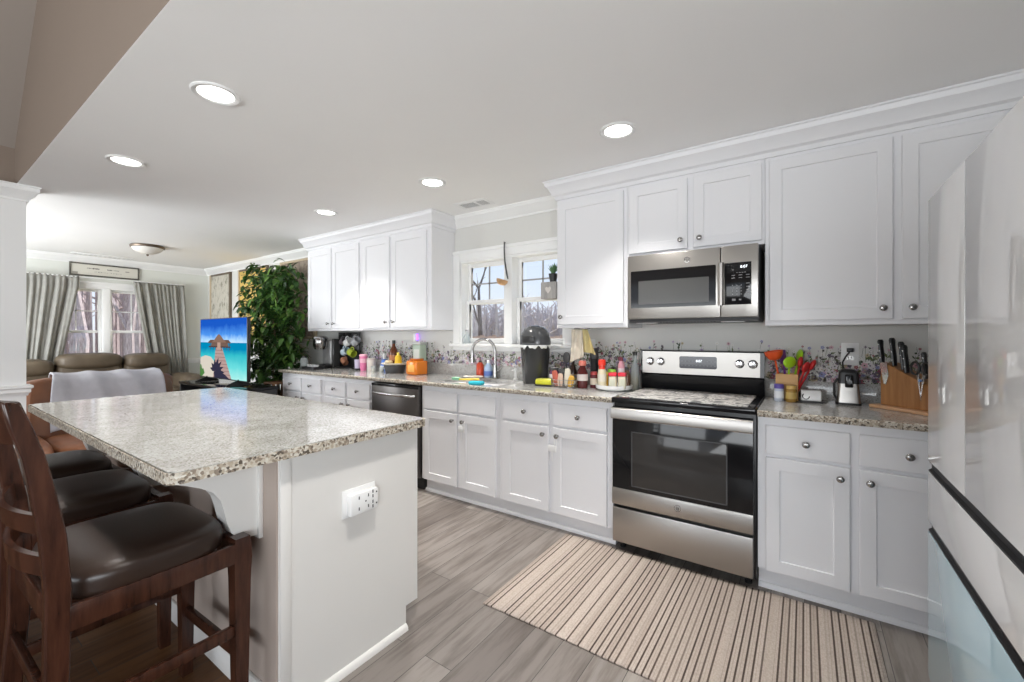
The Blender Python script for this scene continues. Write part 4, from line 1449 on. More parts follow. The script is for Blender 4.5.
sea_m = scr('screen_sea', [(0.3, Z(0.0), Z(HZ)), (0.10, (0.42, 0.80, 0.74)), (0.45, (0.13, 0.63, 0.64)), (0.8, (0.03, 0.45, 0.52)), (1.1, (0.0, 0.22, 0.42))])
sp_([(0, HZ), (1, HZ), (1, 1), (0, 1)], -0.0008, sky_m)
sp_([(0, 0), (1, 0), (1, HZ), (0, HZ)], -0.0008, sea_m)
sp_([(0, 0), (.42, 0), (.44, .16), (.34, .26), (.25, .35), (.12, .37), (0, .33)], -0.0012, scr('screen_sand', [(0.60, 0.55, 0.47)]))
sp_([(.30, 0), (.70, 0), (.50, .52), (.36, .52)], -0.0016, scr('screen_pier', [(0.42, 0.29, 0.27)]))
for k in range(9):
    a = k / 9.0
    sp_([(.30 + .06 * a, .52 * a), (.70 - .20 * a, .52 * a), (.70 - .20 * a - .002, .52 * a + .010), (.30 + .06 * a + .002, .52 * a + .010)], -0.0018, scr('screen_pier_gap', [(0.25, 0.16, 0.15)]))
hut = scr('screen_hut', [(0.07, 0.045, 0.045)])
sp_([(.20, .515), (.68, .515), (.68, .535), (.20, .535)], -0.0020, hut)
for a in (.23, .30, .36, .48, .54, .60, .65):
    sp_([(a, .47), (a + .012, .47), (a + .012, .62), (a, .62)], -0.0020, hut)
sp_([(.25, .535), (.64, .535), (.62, .60), (.27, .60)], -0.0021, scr('screen_hut_wall', [(0.16, 0.10, 0.08)]))
th1, th2 = scr('screen_thatch', [(0.23, 0.14, 0.105)]), scr('screen_thatch_dark', [(0.14, 0.08, 0.06)])
sp_([(.17, .59), (.24, .645), (.32, .645), (.37, .59)], -0.0024, th2)
sp_([(.50, .59), (.55, .645), (.64, .645), (.70, .59)], -0.0024, th2)
sp_([(.27, .60), (.34, .655), (.40, .72), (.435, .745), (.47, .72), (.53, .655), (.60, .60)], -0.0026, th1)
sp_([(.40, .50), (.47, .50), (.47, .60), (.40, .60)], -0.0028, scr('screen_hut_door', [(0.45, 0.30, 0.24)]))
palm = scr('screen_palm_shadow', [(0.030, 0.028, 0.055)])
cx_, cz_ = .36, .12
for k, an in enumerate((-0.55, -0.1, 0.3, 0.75, 1.2, 1.7, 2.3, 2.9)):
    ln = (.26, .24, .22, .22, .22, .18, .16, .15)[k]
    ex, ez = cx_ + math.cos(an) * ln * .85, max(0.005, cz_ + math.sin(an) * ln * 1.1)
    nx, nz_ = -math.sin(an) * .035, math.cos(an) * .035
    mx_, mz_ = (cx_ + ex) / 2, (cz_ + ez) / 2
    sp_([(cx_ - nx * .4, max(0, cz_ - nz_ * .4)), (mx_ - nx, max(0, mz_ - nz_)), (ex, ez), (mx_ + nx, max(0, mz_ + nz_)), (cx_ + nx * .4, max(0, cz_ + nz_ * .4))], -0.0032 - k * 0.0002, palm)
sp_([(.33, 0), (.66, 0), (.56, .07), (.42, .12), (.32, .10)], -0.0030, palm)
sp_([(.0, .0), (.05, .0), (.11, .06), (.08, .14), (.05, .13), (.03, .20), (.0, .21)], -0.0050, scr('screen_bush', [(0.07, 0.19, 0.05)]))
g.obj('screen', None, cab_, smooth=False, weld=False)

# ficus
r = thing('ficus_plant', 'tall leafy green ficus in a pot between the television and wall cabinets', 'plant', (-5.42, 2.74, 0))
g = G(); g.lathe([(0.0, 0.0), (0.13, 0.0), (0.17, 0.26), (0.18, 0.28), (0.165, 0.285), (0.155, 0.25), (0, 0.25)], 20, cap=False); g.obj('pot', mat('brown_pot', (0.12, 0.06, 0.04), 0.5), r)
g = G()
rn = random.Random(21)
tips = []
for k in range(4):
    a = k * 1.6
    p0 = Vector((0.04 * math.cos(a), 0.04 * math.sin(a), 0.25)); p1 = Vector((0.08 * math.cos(a + 1), 0.05 * math.sin(a + 1), 0.9)); p2 = Vector((0.16 * math.cos(a), 0.08 * math.sin(a), 1.6)); p3 = Vector((0.2 * math.cos(a + .4), 0.1 * math.sin(a + .4), 2.1))
    g.tube([p0, p1, p2, p3], [0.017, 0.014, 0.010, 0.005], 6)
    for j in range(16):
        t = rn.uniform(0.2, 1)
        b = p1.lerp(p2, (t - .2) / .5) if t < .7 else p2.lerp(p3, (t - .7) / .3)
        an = rn.uniform(0, 2 * PI)
        e = b + Vector((math.cos(an) * rn.uniform(.25, .72), math.sin(an) * rn.uniform(.05, .30), rn.uniform(-.15, .22)))
        m_ = (b + e) / 2 + Vector((0, 0, 0.07))
        e.z -= rn.uniform(0, .12)
        g.tube([b, m_, e], [0.005, 0.0035, 0.002], 4)
        tips.append((b, m_, e))
g.obj('trunk', mat('ficus_trunk', (0.20, 0.14, 0.09), 0.8), r)
gl = mat('ficus_leaf', (0.05, 0.14, 0.03), 0.33)
_gi = N(gl, 'ShaderNodeNewGeometry')
L(gl, ramp(gl, _gi.outputs['Random Per Island'], [(0.0, (0.022, 0.060, 0.016)), (0.5, (0.045, 0.115, 0.025)), (0.8, (0.085, 0.19, 0.035)), (1.0, (0.17, 0.30, 0.06))]), B(gl).inputs['Base Color'])
g = G()
def leaf(g, p, d, ln, wd, droop):
    d = d.normalized()
    s_ = d.cross(Vector((0, 0, 1)))
    if s_.length < 0.1: s_ = Vector((1, 0, 0))
    s_.normalize()
    up = s_.cross(d).normalized()
    c0 = p; c1 = p + d * ln * .35 ; c2 = p + d * ln * .7 - Vector((0, 0, droop * .4)); c3 = p + d * ln - Vector((0, 0, droop))
    a1 = g.v(c1 + s_ * wd + up * wd * .35); b1 = g.v(c1 - s_ * wd + up * wd * .35)
    a2 = g.v(c2 + s_ * wd * .8 + up * wd * .3); b2 = g.v(c2 - s_ * wd * .8 + up * wd * .3)
    v0, m1, m2, v3 = g.v(c0), g.v(c1), g.v(c2), g.v(c3)
    g.f([v0, m1, a1]); g.f([v0, b1, m1]); g.f([m1, m2, a2, a1]); g.f([m1, b1, b2, m2]); g.f([m2, v3, a2]); g.f([m2, b2, v3])
cnt = 0
while cnt < 2300:
    if rn.random() < 0.55:
        b, m_, e = rn.choice(tips)
        t = rn.random()
        p = (b.lerp(m_, t * 2) if t < .5 else m_.lerp(e, t * 2 - 1)) + Vector((rn.gauss(0, .04), rn.gauss(0, .04), rn.gauss(-.02, .05)))
    else:
        a = rn.uniform(0, 2 * PI); rr = rn.random() ** .5
        z = rn.uniform(0.72, 2.16)
        hw_ = 0.62 * (1 - ((z - 1.42) / 0.85) ** 2) ** .5 if abs(z - 1.42) < .85 else 0.1
        p = Vector((rr * math.cos(a) * hw_ * 1.12 + (0.03 if z < 1.1 else -0.09), rr * math.sin(a) * 0.30, z))
    # keep clear of the wall, the wall cabinet and the television
    wx, wy, wz = p.x - 5.42, p.y + 2.74, p.z
    if wy > WY - 0.21 or (wx > -4.95 and wz > 0.85 and wy > 2.45) or wy < 2.34 or wx > -4.93 or wx < -6.32:
        continue
    d = Vector((rn.uniform(-1, 1), rn.uniform(-1, .5), rn.uniform(-.9, .25)))
    leaf(g, p, d, rn.uniform(.085, .135), rn.uniform(.021, .032), rn.uniform(.01, .04))
    cnt += 1
g.obj('foliage', gl, r, angle=60, weld=False)

# little wooden stand by the plant
r = thing('wooden_stand', 'small open brown wooden stand at the left end of the counter', 'stand', (-4.985, 2.52, 0))
g = G(); g.box(-0.105, 0.105, -0.11, 0.11, 0.745, 0.765, 0.003); g.obj('top', M['crate_wood'], r)
for x in (-0.09, 0.09):
    for y in (-0.095, 0.095):
        g = G(); g.box(x - 0.012, x + 0.012, y - 0.012, y + 0.012, 0, 0.745, 0.002); g.obj('leg', M['crate_wood'], r)
g = G(); g.box(-0.10, 0.10, -0.105, 0.105, 0.30, 0.315, 0.002); g.obj('shelf', M['crate_wood'], r)

# wall art on the living part of the back wall
def panel(lb, x0, x1, z0, z1, m, fl, fr):
    r = thing('wall_panel', lb, 'wall art', ((x0 + x1) / 2, WY, (z0 + z1) / 2), 0, 'wall art behind the television')
    w_, h_ = (x1 - x0) / 2, (z1 - z0) / 2
    g = G(); g.box(-w_ + .02, w_ - .02, -0.022, -0.001, -h_ + .02, h_ - .02); g.obj('canvas', m, r)
    g = G(); g.box(-w_, -w_ + .04, -0.035, -0.001, -h_, h_, .002); g.obj('frame_side', fl, r)
    g = G(); g.box(w_ - .04, w_, -0.035, -0.001, -h_, h_, .002); g.obj('frame_side', fr, r)
    for z in (-h_, h_ - .03):
        g = G(); g.box(-w_ + .04, w_ - .04, -0.034, -0.001, z, z + .03, .002); g.obj('frame_rail', fr, r)
    return r
pm = mat('botanical_print', (0.5, 0.47, 0.4), 0.85)
v = coords(pm, (7, 7, 4)); nz = noise(pm, v, 2.2, 6, 0.7)
L(pm, ramp(pm, nz, [(0.30, (0.10, 0.10, 0.07)), (0.42, (0.36, 0.34, 0.28)), (0.50, (0.52, 0.49, 0.42)), (0.75, (0.56, 0.53, 0.46))]), B(pm).inputs['Base Color'])
gm = mat('gold_canvas', (0.6, 0.4, 0.1), 0.6)
v = coords(gm, (2, 2, 2)); nz = noise(gm, v, 2.0, 4)
L(gm, ramp(gm, nz, [(0.3, (0.56, 0.36, 0.08)), (0.6, (0.66, 0.47, 0.14)), (0.8, (0.50, 0.36, 0.16))]), B(gm).inputs['Base Color'])
tanf = wood('tan_frame', (0.42, 0.33, 0.22), (0.54, 0.44, 0.31), 0.6, (8, 8, 1), 4)
drk = wood('dark_frame', (0.10, 0.075, 0.05), (0.17, 0.13, 0.09), 0.6, (8, 8, 1), 4)
pm2 = mat('brown_print', (0.3, 0.22, 0.15), 0.85)
v = coords(pm2, (5, 5, 5)); nz = noise(pm2, v, 2.2, 6, 0.7)
L(pm2, ramp(pm2, nz, [(0.35, (0.16, 0.12, 0.09)), (0.6, (0.36, 0.30, 0.24))]), B(pm2).inputs['Base Color'])
panel('pale botanical wall panel with one tan and one dark side rail, above the television', -8.32, -7.56, 0.98, 2.315, pm, tanf, drk)
panel('golden yellow wall panel in a wooden frame, partly behind the plant', -7.28, -6.38, 1.25, 2.31, gm, tanf, drk)
panel('brown wall panel in a tan frame, behind the plant next to the wall cabinets', -6.02, -5.15, 1.25, 2.305, pm2, tanf, tanf)

# ================================================================== flower stickers on the wall above the backsplash
def flowers(lb, x0, x1, z0, ztop, n, seed, low=1.0):
    rn = random.Random(seed)
    r = thing('floral_wall_sticker', lb, 'wall sticker', (x0, WY, z0), 0, 'flower stickers above the backsplash')
    gs, gf = G(), G()
    greens = [C(.05, .075, .04, .7), C(.12, .15, .06, .7), C(.20, .23, .13, .7), C(.09, .08, .07, .7)]
    pet = [C(.74, .73, .71, .7), C(.66, .62, .64, .7), C(.50, .40, .55, .7), C(.64, .40, .46, .7), C(.26, .28, .50, .7), C(.34, .10, .14, .7), C(.16, .13, .18, .7), C(.50, .42, .28, .7)]
    wts = [8, 5, 1.8, 2.4, 1.0, 1.6, 2.4, 1.2]
    W_ = x1 - x0
    def leafp(g, x, z, a, ln, wd, y):
        ca, sa = math.cos(a), math.sin(a)
        g.poly([(x, y, z), (x + ca * ln * .5 - sa * wd, y, z + sa * ln * .5 + ca * wd), (x + ca * ln, y, z + sa * ln), (x + ca * ln * .5 + sa * wd, y, z + sa * ln * .5 - ca * wd)])
    H_ = ztop - z0
    for i in range(n):
        x = rn.uniform(0.01, W_ - 0.01)
        h = H_ * (rn.random() ** 1.9) * 0.95 + 0.012
        lean = rn.uniform(-.25, .25) * h
        xt = min(W_ - .012, max(.012, x + lean))
        gs.use(rn.choice(greens))
        y = -0.0012 - 0.0006 * (i % 5) / 5
        w0 = 0.0012
        gs.poly([(x - w0, y, 0), (x + w0, y, 0), (xt + w0 * .6, y, h), (xt - w0 * .6, y, h)])
        for k in range(rn.randint(2, 5)):
            t = rn.uniform(.1, .95)
            leafp(gs, x + (xt - x) * t, h * t, rn.uniform(.2, 2.9), rn.uniform(.014, .030), rn.uniform(.004, .008), y - 0.0002)
        gf.use(rn.choices(pet, wts)[0])
        rad = rn.uniform(.009, .023) * (1.0 if h < H_ * .55 else 0.6)
        yy = -0.0024 - 0.0012 * (i % 9) / 9
        npet = rn.choice((4, 5, 5, 6))
        a0 = rn.uniform(0, 3)
        for k in range(npet):
            leafp(gf, xt, h, a0 + k * 2 * PI / npet, rad, rad * .42, yy)
        gf.use(rn.choice((pet[7], pet[6], greens[0])))
        gf.poly([(xt + rad * .22 * math.cos(k * PI / 3), yy - 0.0002, h + rad * .22 * math.sin(k * PI / 3)) for k in range(6)])
    gs.obj('stems', None, r, smooth=False, weld=False)
    gf.obj('blossoms', None, r, smooth=False, weld=False)
flowers('band of colourful flower stickers on the wall left of the sink window', -4.80, -2.83, 1.019, 1.235, 600, 31)
flowers('low band of white and dark flower stickers under the sink window', -2.82, -1.50, 1.019, 1.150, 560, 32)
flowers('band of flower stickers on the wall behind the bottles, left of the range', -1.49, -0.965, 1.019, 1.245, 230, 33)
flowers('sparse flower sticker tips showing above the range backguard', -0.955, -0.205, 1.019, 1.255, 120, 34)
flowers('dense band of colourful flower stickers behind the can opener and utensils', -0.195, 1.10, 1.019, 1.225, 700, 35)

# ================================================================== wall plates
def plate(lb, x, z, w_=0.072, h_=0.118, plug=False):
    r = thing('wall_outlet', lb, 'outlet', (x, WY, z))
    g = G(); g.box(-w_ / 2, w_ / 2, -0.006, -0.0005, -h_ / 2, h_ / 2, 0.002); p = g.obj('cover_plate', M['white'], r)
    for dz in (-0.022, 0.022):
        g = G(); g.T = Matrix.Translation((0, 0, dz)); g.prism(rrect(-0.017, 0.017, -0.014, 0.014, 0.006), 'y', -0.009, -0.006)
        s_ = g.obj('socket', M['white_gloss'], p)
        g = G(); g.T = Matrix.Translation((0, 0, dz))
        g.box(-0.0075, -0.005, -0.0094, -0.0088, -0.004, 0.006); g.box(0.005, 0.0075, -0.0094, -0.0088, -0.004, 0.006)
        g.obj('slot', M['grey_dark'], s_)
    return r
plate('white wall outlet with the black can opener cord plugged in', 0.213, 1.185, 0.080, 0.125)
plate('white wall outlet behind the bottles right of the window', -1.375, 1.205)
plate('white wall outlet left of the sink window with the violet light plugged in', -3.317, 1.215)
r = thing('plug_in_light', 'small white plug-in light with a violet glow above the amber jar', 'night light', (-3.317, WY - 0.010, 1.255))
g = G(); g.box(-0.022, 0.022, -0.035, 0.0, -0.035, 0.06, 0.008, 3); g.obj('housing', M['white'], r)
g = G(); g.box(0.022, 0.034, -0.030, -0.006, -0.01, 0.055, 0.003); g.obj('glow_lens', M['violet'], r)

# ================================================================== things on the long counter
def lathe_thing(name, lb, cat, loc, parts, group=None, rz=0, seg=18):
    r = thing(name, lb, cat, loc, rz, group)
    for nm, prof, m in parts:
        g = G(); g.lathe(prof, seg, cap=False); g.obj(nm, m, r, angle=45)
    return r
Z0 = CT + 0.0006
def solid(*p):
    return [(0, p[0][1])] + list(p) + [(0, p[-1][1])]

# coffee maker
r = thing('coffee_maker', 'black and silver single-cup coffee maker at the far left of the counter', 'coffee maker', (-4.695, 2.90, Z0))
g = G(); g.box(-0.085, 0.115, -0.13, 0.13, 0.0, 0.035, 0.012, 3); g.obj('base', M['black'], r)
g = G(); g.box(-0.06, 0.115, 0.02, 0.13, 0.035, 0.33, 0.02, 3); g.obj('column', mat('silver_plastic', (0.42, 0.42, 0.42), 0.35, 0.4), r)
g = G(); g.box(0.116, 0.150, 0.03, 0.13, 0.0, 0.34, 0.012, 3); g.obj('water_tank', mat('smoked_tank', (0.06, 0.06, 0.06), 0.15), r)
g = G(); g.lathe(solid((0.060, 0.215), (0.078, 0.25), (0.083, 0.33), (0.076, 0.352)), 24, at=(0.02, -0.05, 0)); hd = g.obj('brew_head', M['nickel'], r)
g = G(); g.lathe(solid((0.084, 0.335), (0.088, 0.345), (0.078, 0.365), (0.03, 0.372)), 24, at=(0.02, -0.05, 0)); g.obj('lid', M['chrome'], r)
g = G(); g.lathe([(0.05, 0.0), (0.055, 0.004), (0.055, 0.010), (0, 0.010)], 20, at=(0.02, -0.05, 0.034)); g.obj('drip_tray', M['grey_dark'], r)
# pod drawer with white pods
r = thing('pod_tray', 'low black tray of white coffee pods in front of the coffee maker', 'tray', (-4.56, 2.69, Z0))
g = G(); g.box(-0.12, 0.12, -0.065, 0.065, 0, 0.012, 0.003)
for a in ((-0.12, 0.12, -0.065, -0.058), (-0.12, 0.12, 0.058, 0.065)):
    g.box(a[0], a[1], a[2], a[3], 0.01, 0.032, 0.002)
g.box(-0.12, -0.113, -0.06, 0.06, 0.01, 0.032); g.box(0.113, 0.12, -0.06, 0.06, 0.01, 0.032)
g.obj('tray_body', M['black'], r)
for k, x in enumerate((-0.08, -0.027, 0.027, 0.08)):
    lathe_thing('coffee_pod', ('white coffee pod at the left end of the black tray', 'white coffee pod second from the left in the black tray', 'white coffee pod second from the right in the black tray', 'white coffee pod at the right end of the black tray')[k], 'coffee pod', (-4.56 + x, 2.69, Z0 + 0.0125), [('cup', solid((0.017, 0), (0.022, 0.036), (0.024, 0.038)), M['white']), ('foil_lid', solid((0.0235, 0.0385), (0.0235, 0.0395)), M['white_gloss'])], 'coffee pods', seg=14)
lathe_thing('glass_jar', 'small clear glass jar with a dark lid left of the coffee maker', 'jar', (-4.79, 2.72, Z0), [('glass', solid((0.035, 0), (0.042, 0.02), (0.042, 0.10), (0.03, 0.12)), M['clear']), ('lid', solid((0.032, 0.12), (0.032, 0.14)), M['black'])])

# mug rack: black board with pegs and hanging mugs
r = thing('mug_rack', 'black mug rack board standing against the wall beside the coffee maker', 'mug rack', (-4.40, 3.035, Z0))
g = G(); g.box(-0.20, 0.20, 0.0, 0.018, 0.0, 0.415, 0.004); g.obj('board', M['black'], r)
g = G(); g.box(-0.13, 0.20, -0.10, 0.0, 0.0, 0.014, 0.003); g.obj('base', M['black'], r)
PEGS = [(0.05, 0.385), (0.175, 0.385), (0.0, 0.275), (0.155, 0.262), (0.04, 0.145), (-0.06, 0.38)]
for x, z in PEGS:
    g = G(); g.cyl((x, 0.0, z), (x, -0.075, z + 0.012), 0.006, seg=8); g.obj('peg', M['nickel'], r)
def hang_mug(lb, x, z, m, rad=0.042, h=0.092, tilt=1.1, inner=None):
    r = thing('mug', lb, 'mug', (-4.27 + x, 3.035 - 0.052, Z0 + z), 0, 'mugs hanging on the rack')
    T = Matrix.Rotation(tilt, 4, 'Y') @ Matrix.Translation((rad + 0.020, 0, -h / 2))
    g = G(); g.T = T; g.lathe([(0, 0), (rad * .82, 0), (rad * .95, 0.008), (rad, 0.03), (rad, h), (rad - 0.004, h), (rad - 0.005, 0.01), (0, 0.008)], 20, cap=False); g.obj('body', m, r, angle=50)
    g = G(); g.T = T
    g.tube([(-rad + 0.003, 0, h * .80), (-rad - 0.012, 0, h * .82), (-rad - 0.024, 0, h * .66), (-rad - 0.024, 0, h * .40), (-rad - 0.012, 0, h * .24), (-rad + 0.003, 0, h * .26)], 0.0055, 8); g.obj('handle', m, r)
hang_mug('white mug hanging on the top row of the black rack', -0.09, 0.360, C(.80, .80, .79, .2), tilt=1.2)
hang_mug('grey mug hanging at the top right of the black rack', 0.045, 0.362, C(.42, .43, .45, .25), tilt=1.0)
hang_mug('pale blue and white mug hanging mid-left on the black rack', -0.14, 0.252, C(.58, .70, .78, .25), tilt=1.25)
hang_mug('lime green mug hanging mid-right on the black rack', 0.02, 0.240, C(.42, .50, .05, .3), tilt=1.9)
hang_mug('brown mug hanging low on the black rack', -0.10, 0.125, C(.36, .16, .09, .3), rad=0.036, h=0.08, tilt=2.3)
hang_mug('small dark mug hanging at the upper left of the black rack', -0.18, 0.360, C(.10, .08, .09, .3), rad=0.034, h=0.075, tilt=1.3)

lathe_thing('cup', 'lavender patterned cup on the counter below the black mug rack', 'cup', (-4.03, 2.90, Z0), [('body', [(0, 0), (0.030, 0), (0.036, 0.02), (0.040, 0.115), (0.036, 0.115), (0.030, 0.02), (0, 0.012)], C(.52, .48, .62, .4)), ('black_base', solid((0.034, 0.0), (0.0375, 0.020)), M['black'])])
lathe_thing('tumbler', 'bright pink tumbler between the lavender cup and the cream cup', 'tumbler', (-3.925, 2.89, Z0), [('body', solid((0.030, 0), (0.034, 0.02), (0.042, 0.15), (0.040, 0.155)), C(.72, .18, .36, .35)), ('lid', solid((0.043, 0.155), (0.043, 0.168), (0.036, 0.176)), C(.80, .42, .52, .35)), ('band', [(0.0385, 0.085), (0.0425, 0.130), (0.0432, 0.130), (0.0392, 0.085)], C(.80, .45, .55, .4))])
lathe_thing('cup', 'cream coloured cup right of the pink tumbler', 'cup', (-3.805, 2.90, Z0), [('body', [(0, 0), (0.040, 0), (0.044, 0.02), (0.048, 0.135), (0.044, 0.135), (0.038, 0.02), (0, 0.012)], C(.66, .60, .55, .5)), ('rim_band', [(0.0475, 0.118), (0.0486, 0.130), (0.0492, 0.130), (0.0482, 0.118)], C(.56, .48, .45, .5))])
lathe_thing('baby_bottle', 'small blue and white bottle between the cream cup and the serving stand', 'bottle', (-3.665, 2.96, Z0), [('body', solid((0.036, 0), (0.040, 0.01), (0.040, 0.08), (0.030, 0.115), (0.018, 0.13)), C(.10, .22, .62, .3)), ('label_band', [(0.0402, 0.025), (0.0412, 0.025), (0.0412, 0.06), (0.0402, 0.06)], C(.72, .75, .80, .4)), ('cap', solid((0.018, 0.13), (0.020, 0.16), (0.014, 0.185)), M['white'])])
for k, (x, lb) in enumerate(((-3.72, 'tiny clear glass with pale contents, left of the blue bottle foot'), (-3.585, 'tiny clear glass right of the blue bottle'))):
    lathe_thing('shot_glass', lb, 'glass', (x, 2.86, Z0), [('glass', solid((0.020, 0), (0.025, 0.055), (0.024, 0.06)), M['clear']), ('contents', solid((0.0185, 0.004), (0.0215, 0.035)), C(.66, .58, .46, .6))])

# serving stand with things on it
r = thing('serving_stand', 'dark pedestal bowl topped with a cream serving plate on the counter', 'serving stand', (-3.43, 2.90, Z0))
g = G(); g.lathe(solid((0.085, 0), (0.095, 0.02), (0.105, 0.06), (0.108, 0.082)), 26, cap=False); g.obj('bowl', M['grey_dark'], r)
g = G(); g.lathe([(0, 0.083), (0.11, 0.083), (0.135, 0.093), (0.137, 0.10), (0.132, 0.102), (0.11, 0.094), (0, 0.092)], 30, cap=False); g.obj('plate', C(.68, .62, .52, .4), r)
ZS = Z0 + 0.0928
lathe_thing('liquor_bottle', 'tall brown glass bottle standing on the serving plate', 'bottle', (-3.50, 2.945, ZS), [('body', solid((0.040, 0), (0.046, 0.01), (0.046, 0.10), (0.038, 0.14), (0.018, 0.175), (0.016, 0.20)), C(.13, .035, .012, .12)), ('label_band', [(0.0462, 0.03), (0.0470, 0.03), (0.0470, 0.085), (0.0462, 0.085)], C(.40, .15, .06, .5)), ('cap', solid((0.018, 0.20), (0.018, 0.235)), M['black'])])
lathe_thing('honey_bottle', 'squat yellow squeeze bottle on the right of the serving plate', 'bottle', (-3.355, 2.88, ZS), [('body', solid((0.034, 0), (0.038, 0.012), (0.032, 0.045), (0.036, 0.06), (0.024, 0.085)), C(.80, .52, .02, .35)), ('spout', solid((0.016, 0.085), (0.013, 0.10), (0.006, 0.118)), C(.80, .60, .10, .35))])
for k, (x, y, c_, lb) in enumerate(((-3.495, 2.855, (.70, .62, .45), 'small pale bread roll at the front left of the serving plate'), (-3.435, 2.845, (.60, .48, .30), 'small tan bread roll at the front middle of the serving plate'), (-3.43, 2.965, (.62, .50, .34), 'small tan bread roll behind the yellow bottle on the serving plate'))):
    g = G(); g.ball((0, 0, 0.018), (0.026, 0.022, 0.018)); tag(g.obj('bread_roll', C(*c_, .8), None, loc=(x, y, ZS)), lb, 'bread roll', 'rolls on the serving plate')

# amber jar, green tin with purple bottle
r = lathe_thing('candle_jar', 'square-shouldered amber orange glass jar at the right of the serving stand', 'jar', (-3.10, 2.89, Z0), [])
g = G(); g.box(-0.075, 0.075, -0.075, 0.075, 0, 0.135, 0.016, 3); g.obj('glass', mat('amber_glass', (0.72, 0.20, 0.015), 0.12), r)
g = G(); g.lathe(solid((0.062, 0.135), (0.066, 0.142), (0.066, 0.155)), 24, cap=False); g.obj('rim', mat('amber_rim', (0.50, 0.13, 0.012), 0.15), r)
g = G(); g.box(-0.045, 0.045, -0.0765, -0.0752, 0.03, 0.10, 0.0005); g.obj('label_patch', C(.85, .42, .08, .4), r)
r = thing('tin_canister', 'pale mint green canister standing behind the amber jar', 'canister', (-3.20, 3.02, Z0))
g = G(); g.box(-0.055, 0.055, -0.045, 0.045, 0, 0.285, 0.010, 3); g.obj('body', C(.50, .62, .50, .4), r)
g = G(); g.box(-0.058, 0.058, -0.048, 0.048, 0.286, 0.31, 0.006, 3); g.obj('lid', C(.66, .70, .66, .4), r)
g = G(); g.box(-0.040, 0.040, -0.0462, -0.0452, 0.10, 0.24, 0.0004); g.obj('label_patch', C(.72, .76, .70, .5), r)

# ------------------------------------------------------------------ around the sink
lathe_thing('soap_bottle', 'red soap bottle with a black pump left of the faucet', 'bottle', (-2.425, 3.025, Z0), [('body', solid((0.032, 0), (0.035, 0.008), (0.034, 0.11), (0.016, 0.135)), C(.50, .06, .025, .25)), ('pump', solid((0.014, 0.135), (0.014, 0.150), (0.005, 0.152), (0.005, 0.172)), M['black']), ('nozzle', solid((0.010, 0.172), (0.012, 0.180)), M['black'])])
lathe_thing('dish_soap', 'pale blue dish soap bottle with a white cap beside the faucet', 'bottle', (-2.335, 3.03, Z0), [('body', solid((0.032, 0), (0.038, 0.012), (0.036, 0.09), (0.016, 0.13)), C(.38, .50, .68, .3)), ('lower_label', [(0.0386, 0.02), (0.0393, 0.02), (0.0386, 0.06), (0.0379, 0.06)], C(.10, .18, .50, .4)), ('cap', solid((0.015, 0.13), (0.013, 0.155)), M['white'])])
r = thing('soap_dispenser', 'small white built-in soap dispenser right of the faucet', 'soap dispenser', (-2.045, 3.035, Z0))
g = G(); g.lathe(solid((0.018, 0), (0.018, 0.008), (0.010, 0.014), (0.009, 0.075), (0.012, 0.08), (0.012, 0.095)), 14, cap=False); g.obj('stem', M['white'], r)
g = G(); g.cyl((0, 0, 0.088), (0, -0.055, 0.082), 0.005, 0.004, 8); g.obj('spout', M['white'], r)
r = thing('sink_caddy', 'thin dish rack bar across the sink with bits of kitchen ware', 'rack', (-2.33, 2.775, CT))
g = G()
for y in (-0.17, -0.12, -0.07, -0.02, 0.03, 0.08, 0.13, 0.18):
    g.cyl((-0.13, y, 0.006), (0.13, y, 0.006), 0.003, seg=6)
g.cyl((-0.13, -0.20, 0.004), (-0.13, 0.20, 0.004), 0.004, seg=6); g.cyl((0.13, -0.20, 0.004), (0.13, 0.20, 0.004), 0.004, seg=6)
g.obj('wire', M['steel'], r)
for (nm, x, y, c_, lb, sz) in (('dish_cloth', -2.02, 2.50, (.72, .71, .68), '', 0), ):
    pass
g = G(); g.box(-0.055, 0.055, -0.035, 0.035, 0, 0.026, 0.008, 3); o = tag(g.obj('sponge', C(.03, .45, .55, .9), None, loc=(-2.10, 3.03, Z0)), 'teal sponge on the counter right of the faucet', 'sponge')
o.location = (-2.075, 2.545, Z0); o.rotation_euler = (0, 0, 0.3)
o['label'] = 'teal sponge on the front rim of the sink'
r = thing('dish_brush', 'yellow-handled dish brush lying on the rack across the sink', 'brush', (-2.33, 2.66, CT + 0.0155), 0.25)
g = G(); g.tube([(-0.02, 0, 0), (0.06, 0, 0.002), (0.16, 0, 0.008)], [0.006, 0.007, 0.008], 8); g.obj('handle', C(.72, .55, .06, .4), r)
g = G(); g.sbox((-0.05, 0, 0.006), (0.034, 0.018, 0.012), 4, 6); g.obj('bristle_head', C(.18, .40, .25, .8), r)
g = G(); g.lathe([(0, 0), (0.055, 0), (0.085, 0.012), (0.087, 0.016), (0.08, 0.016), (0.055, 0.005), (0, 0.004)], 24, cap=False)
tag(g.obj('plate', C(.72, .66, .58, .3), None, loc=(-2.36, 2.85, CT + 0.0100)), 'small cream plate on the rack across the sink', 'plate')

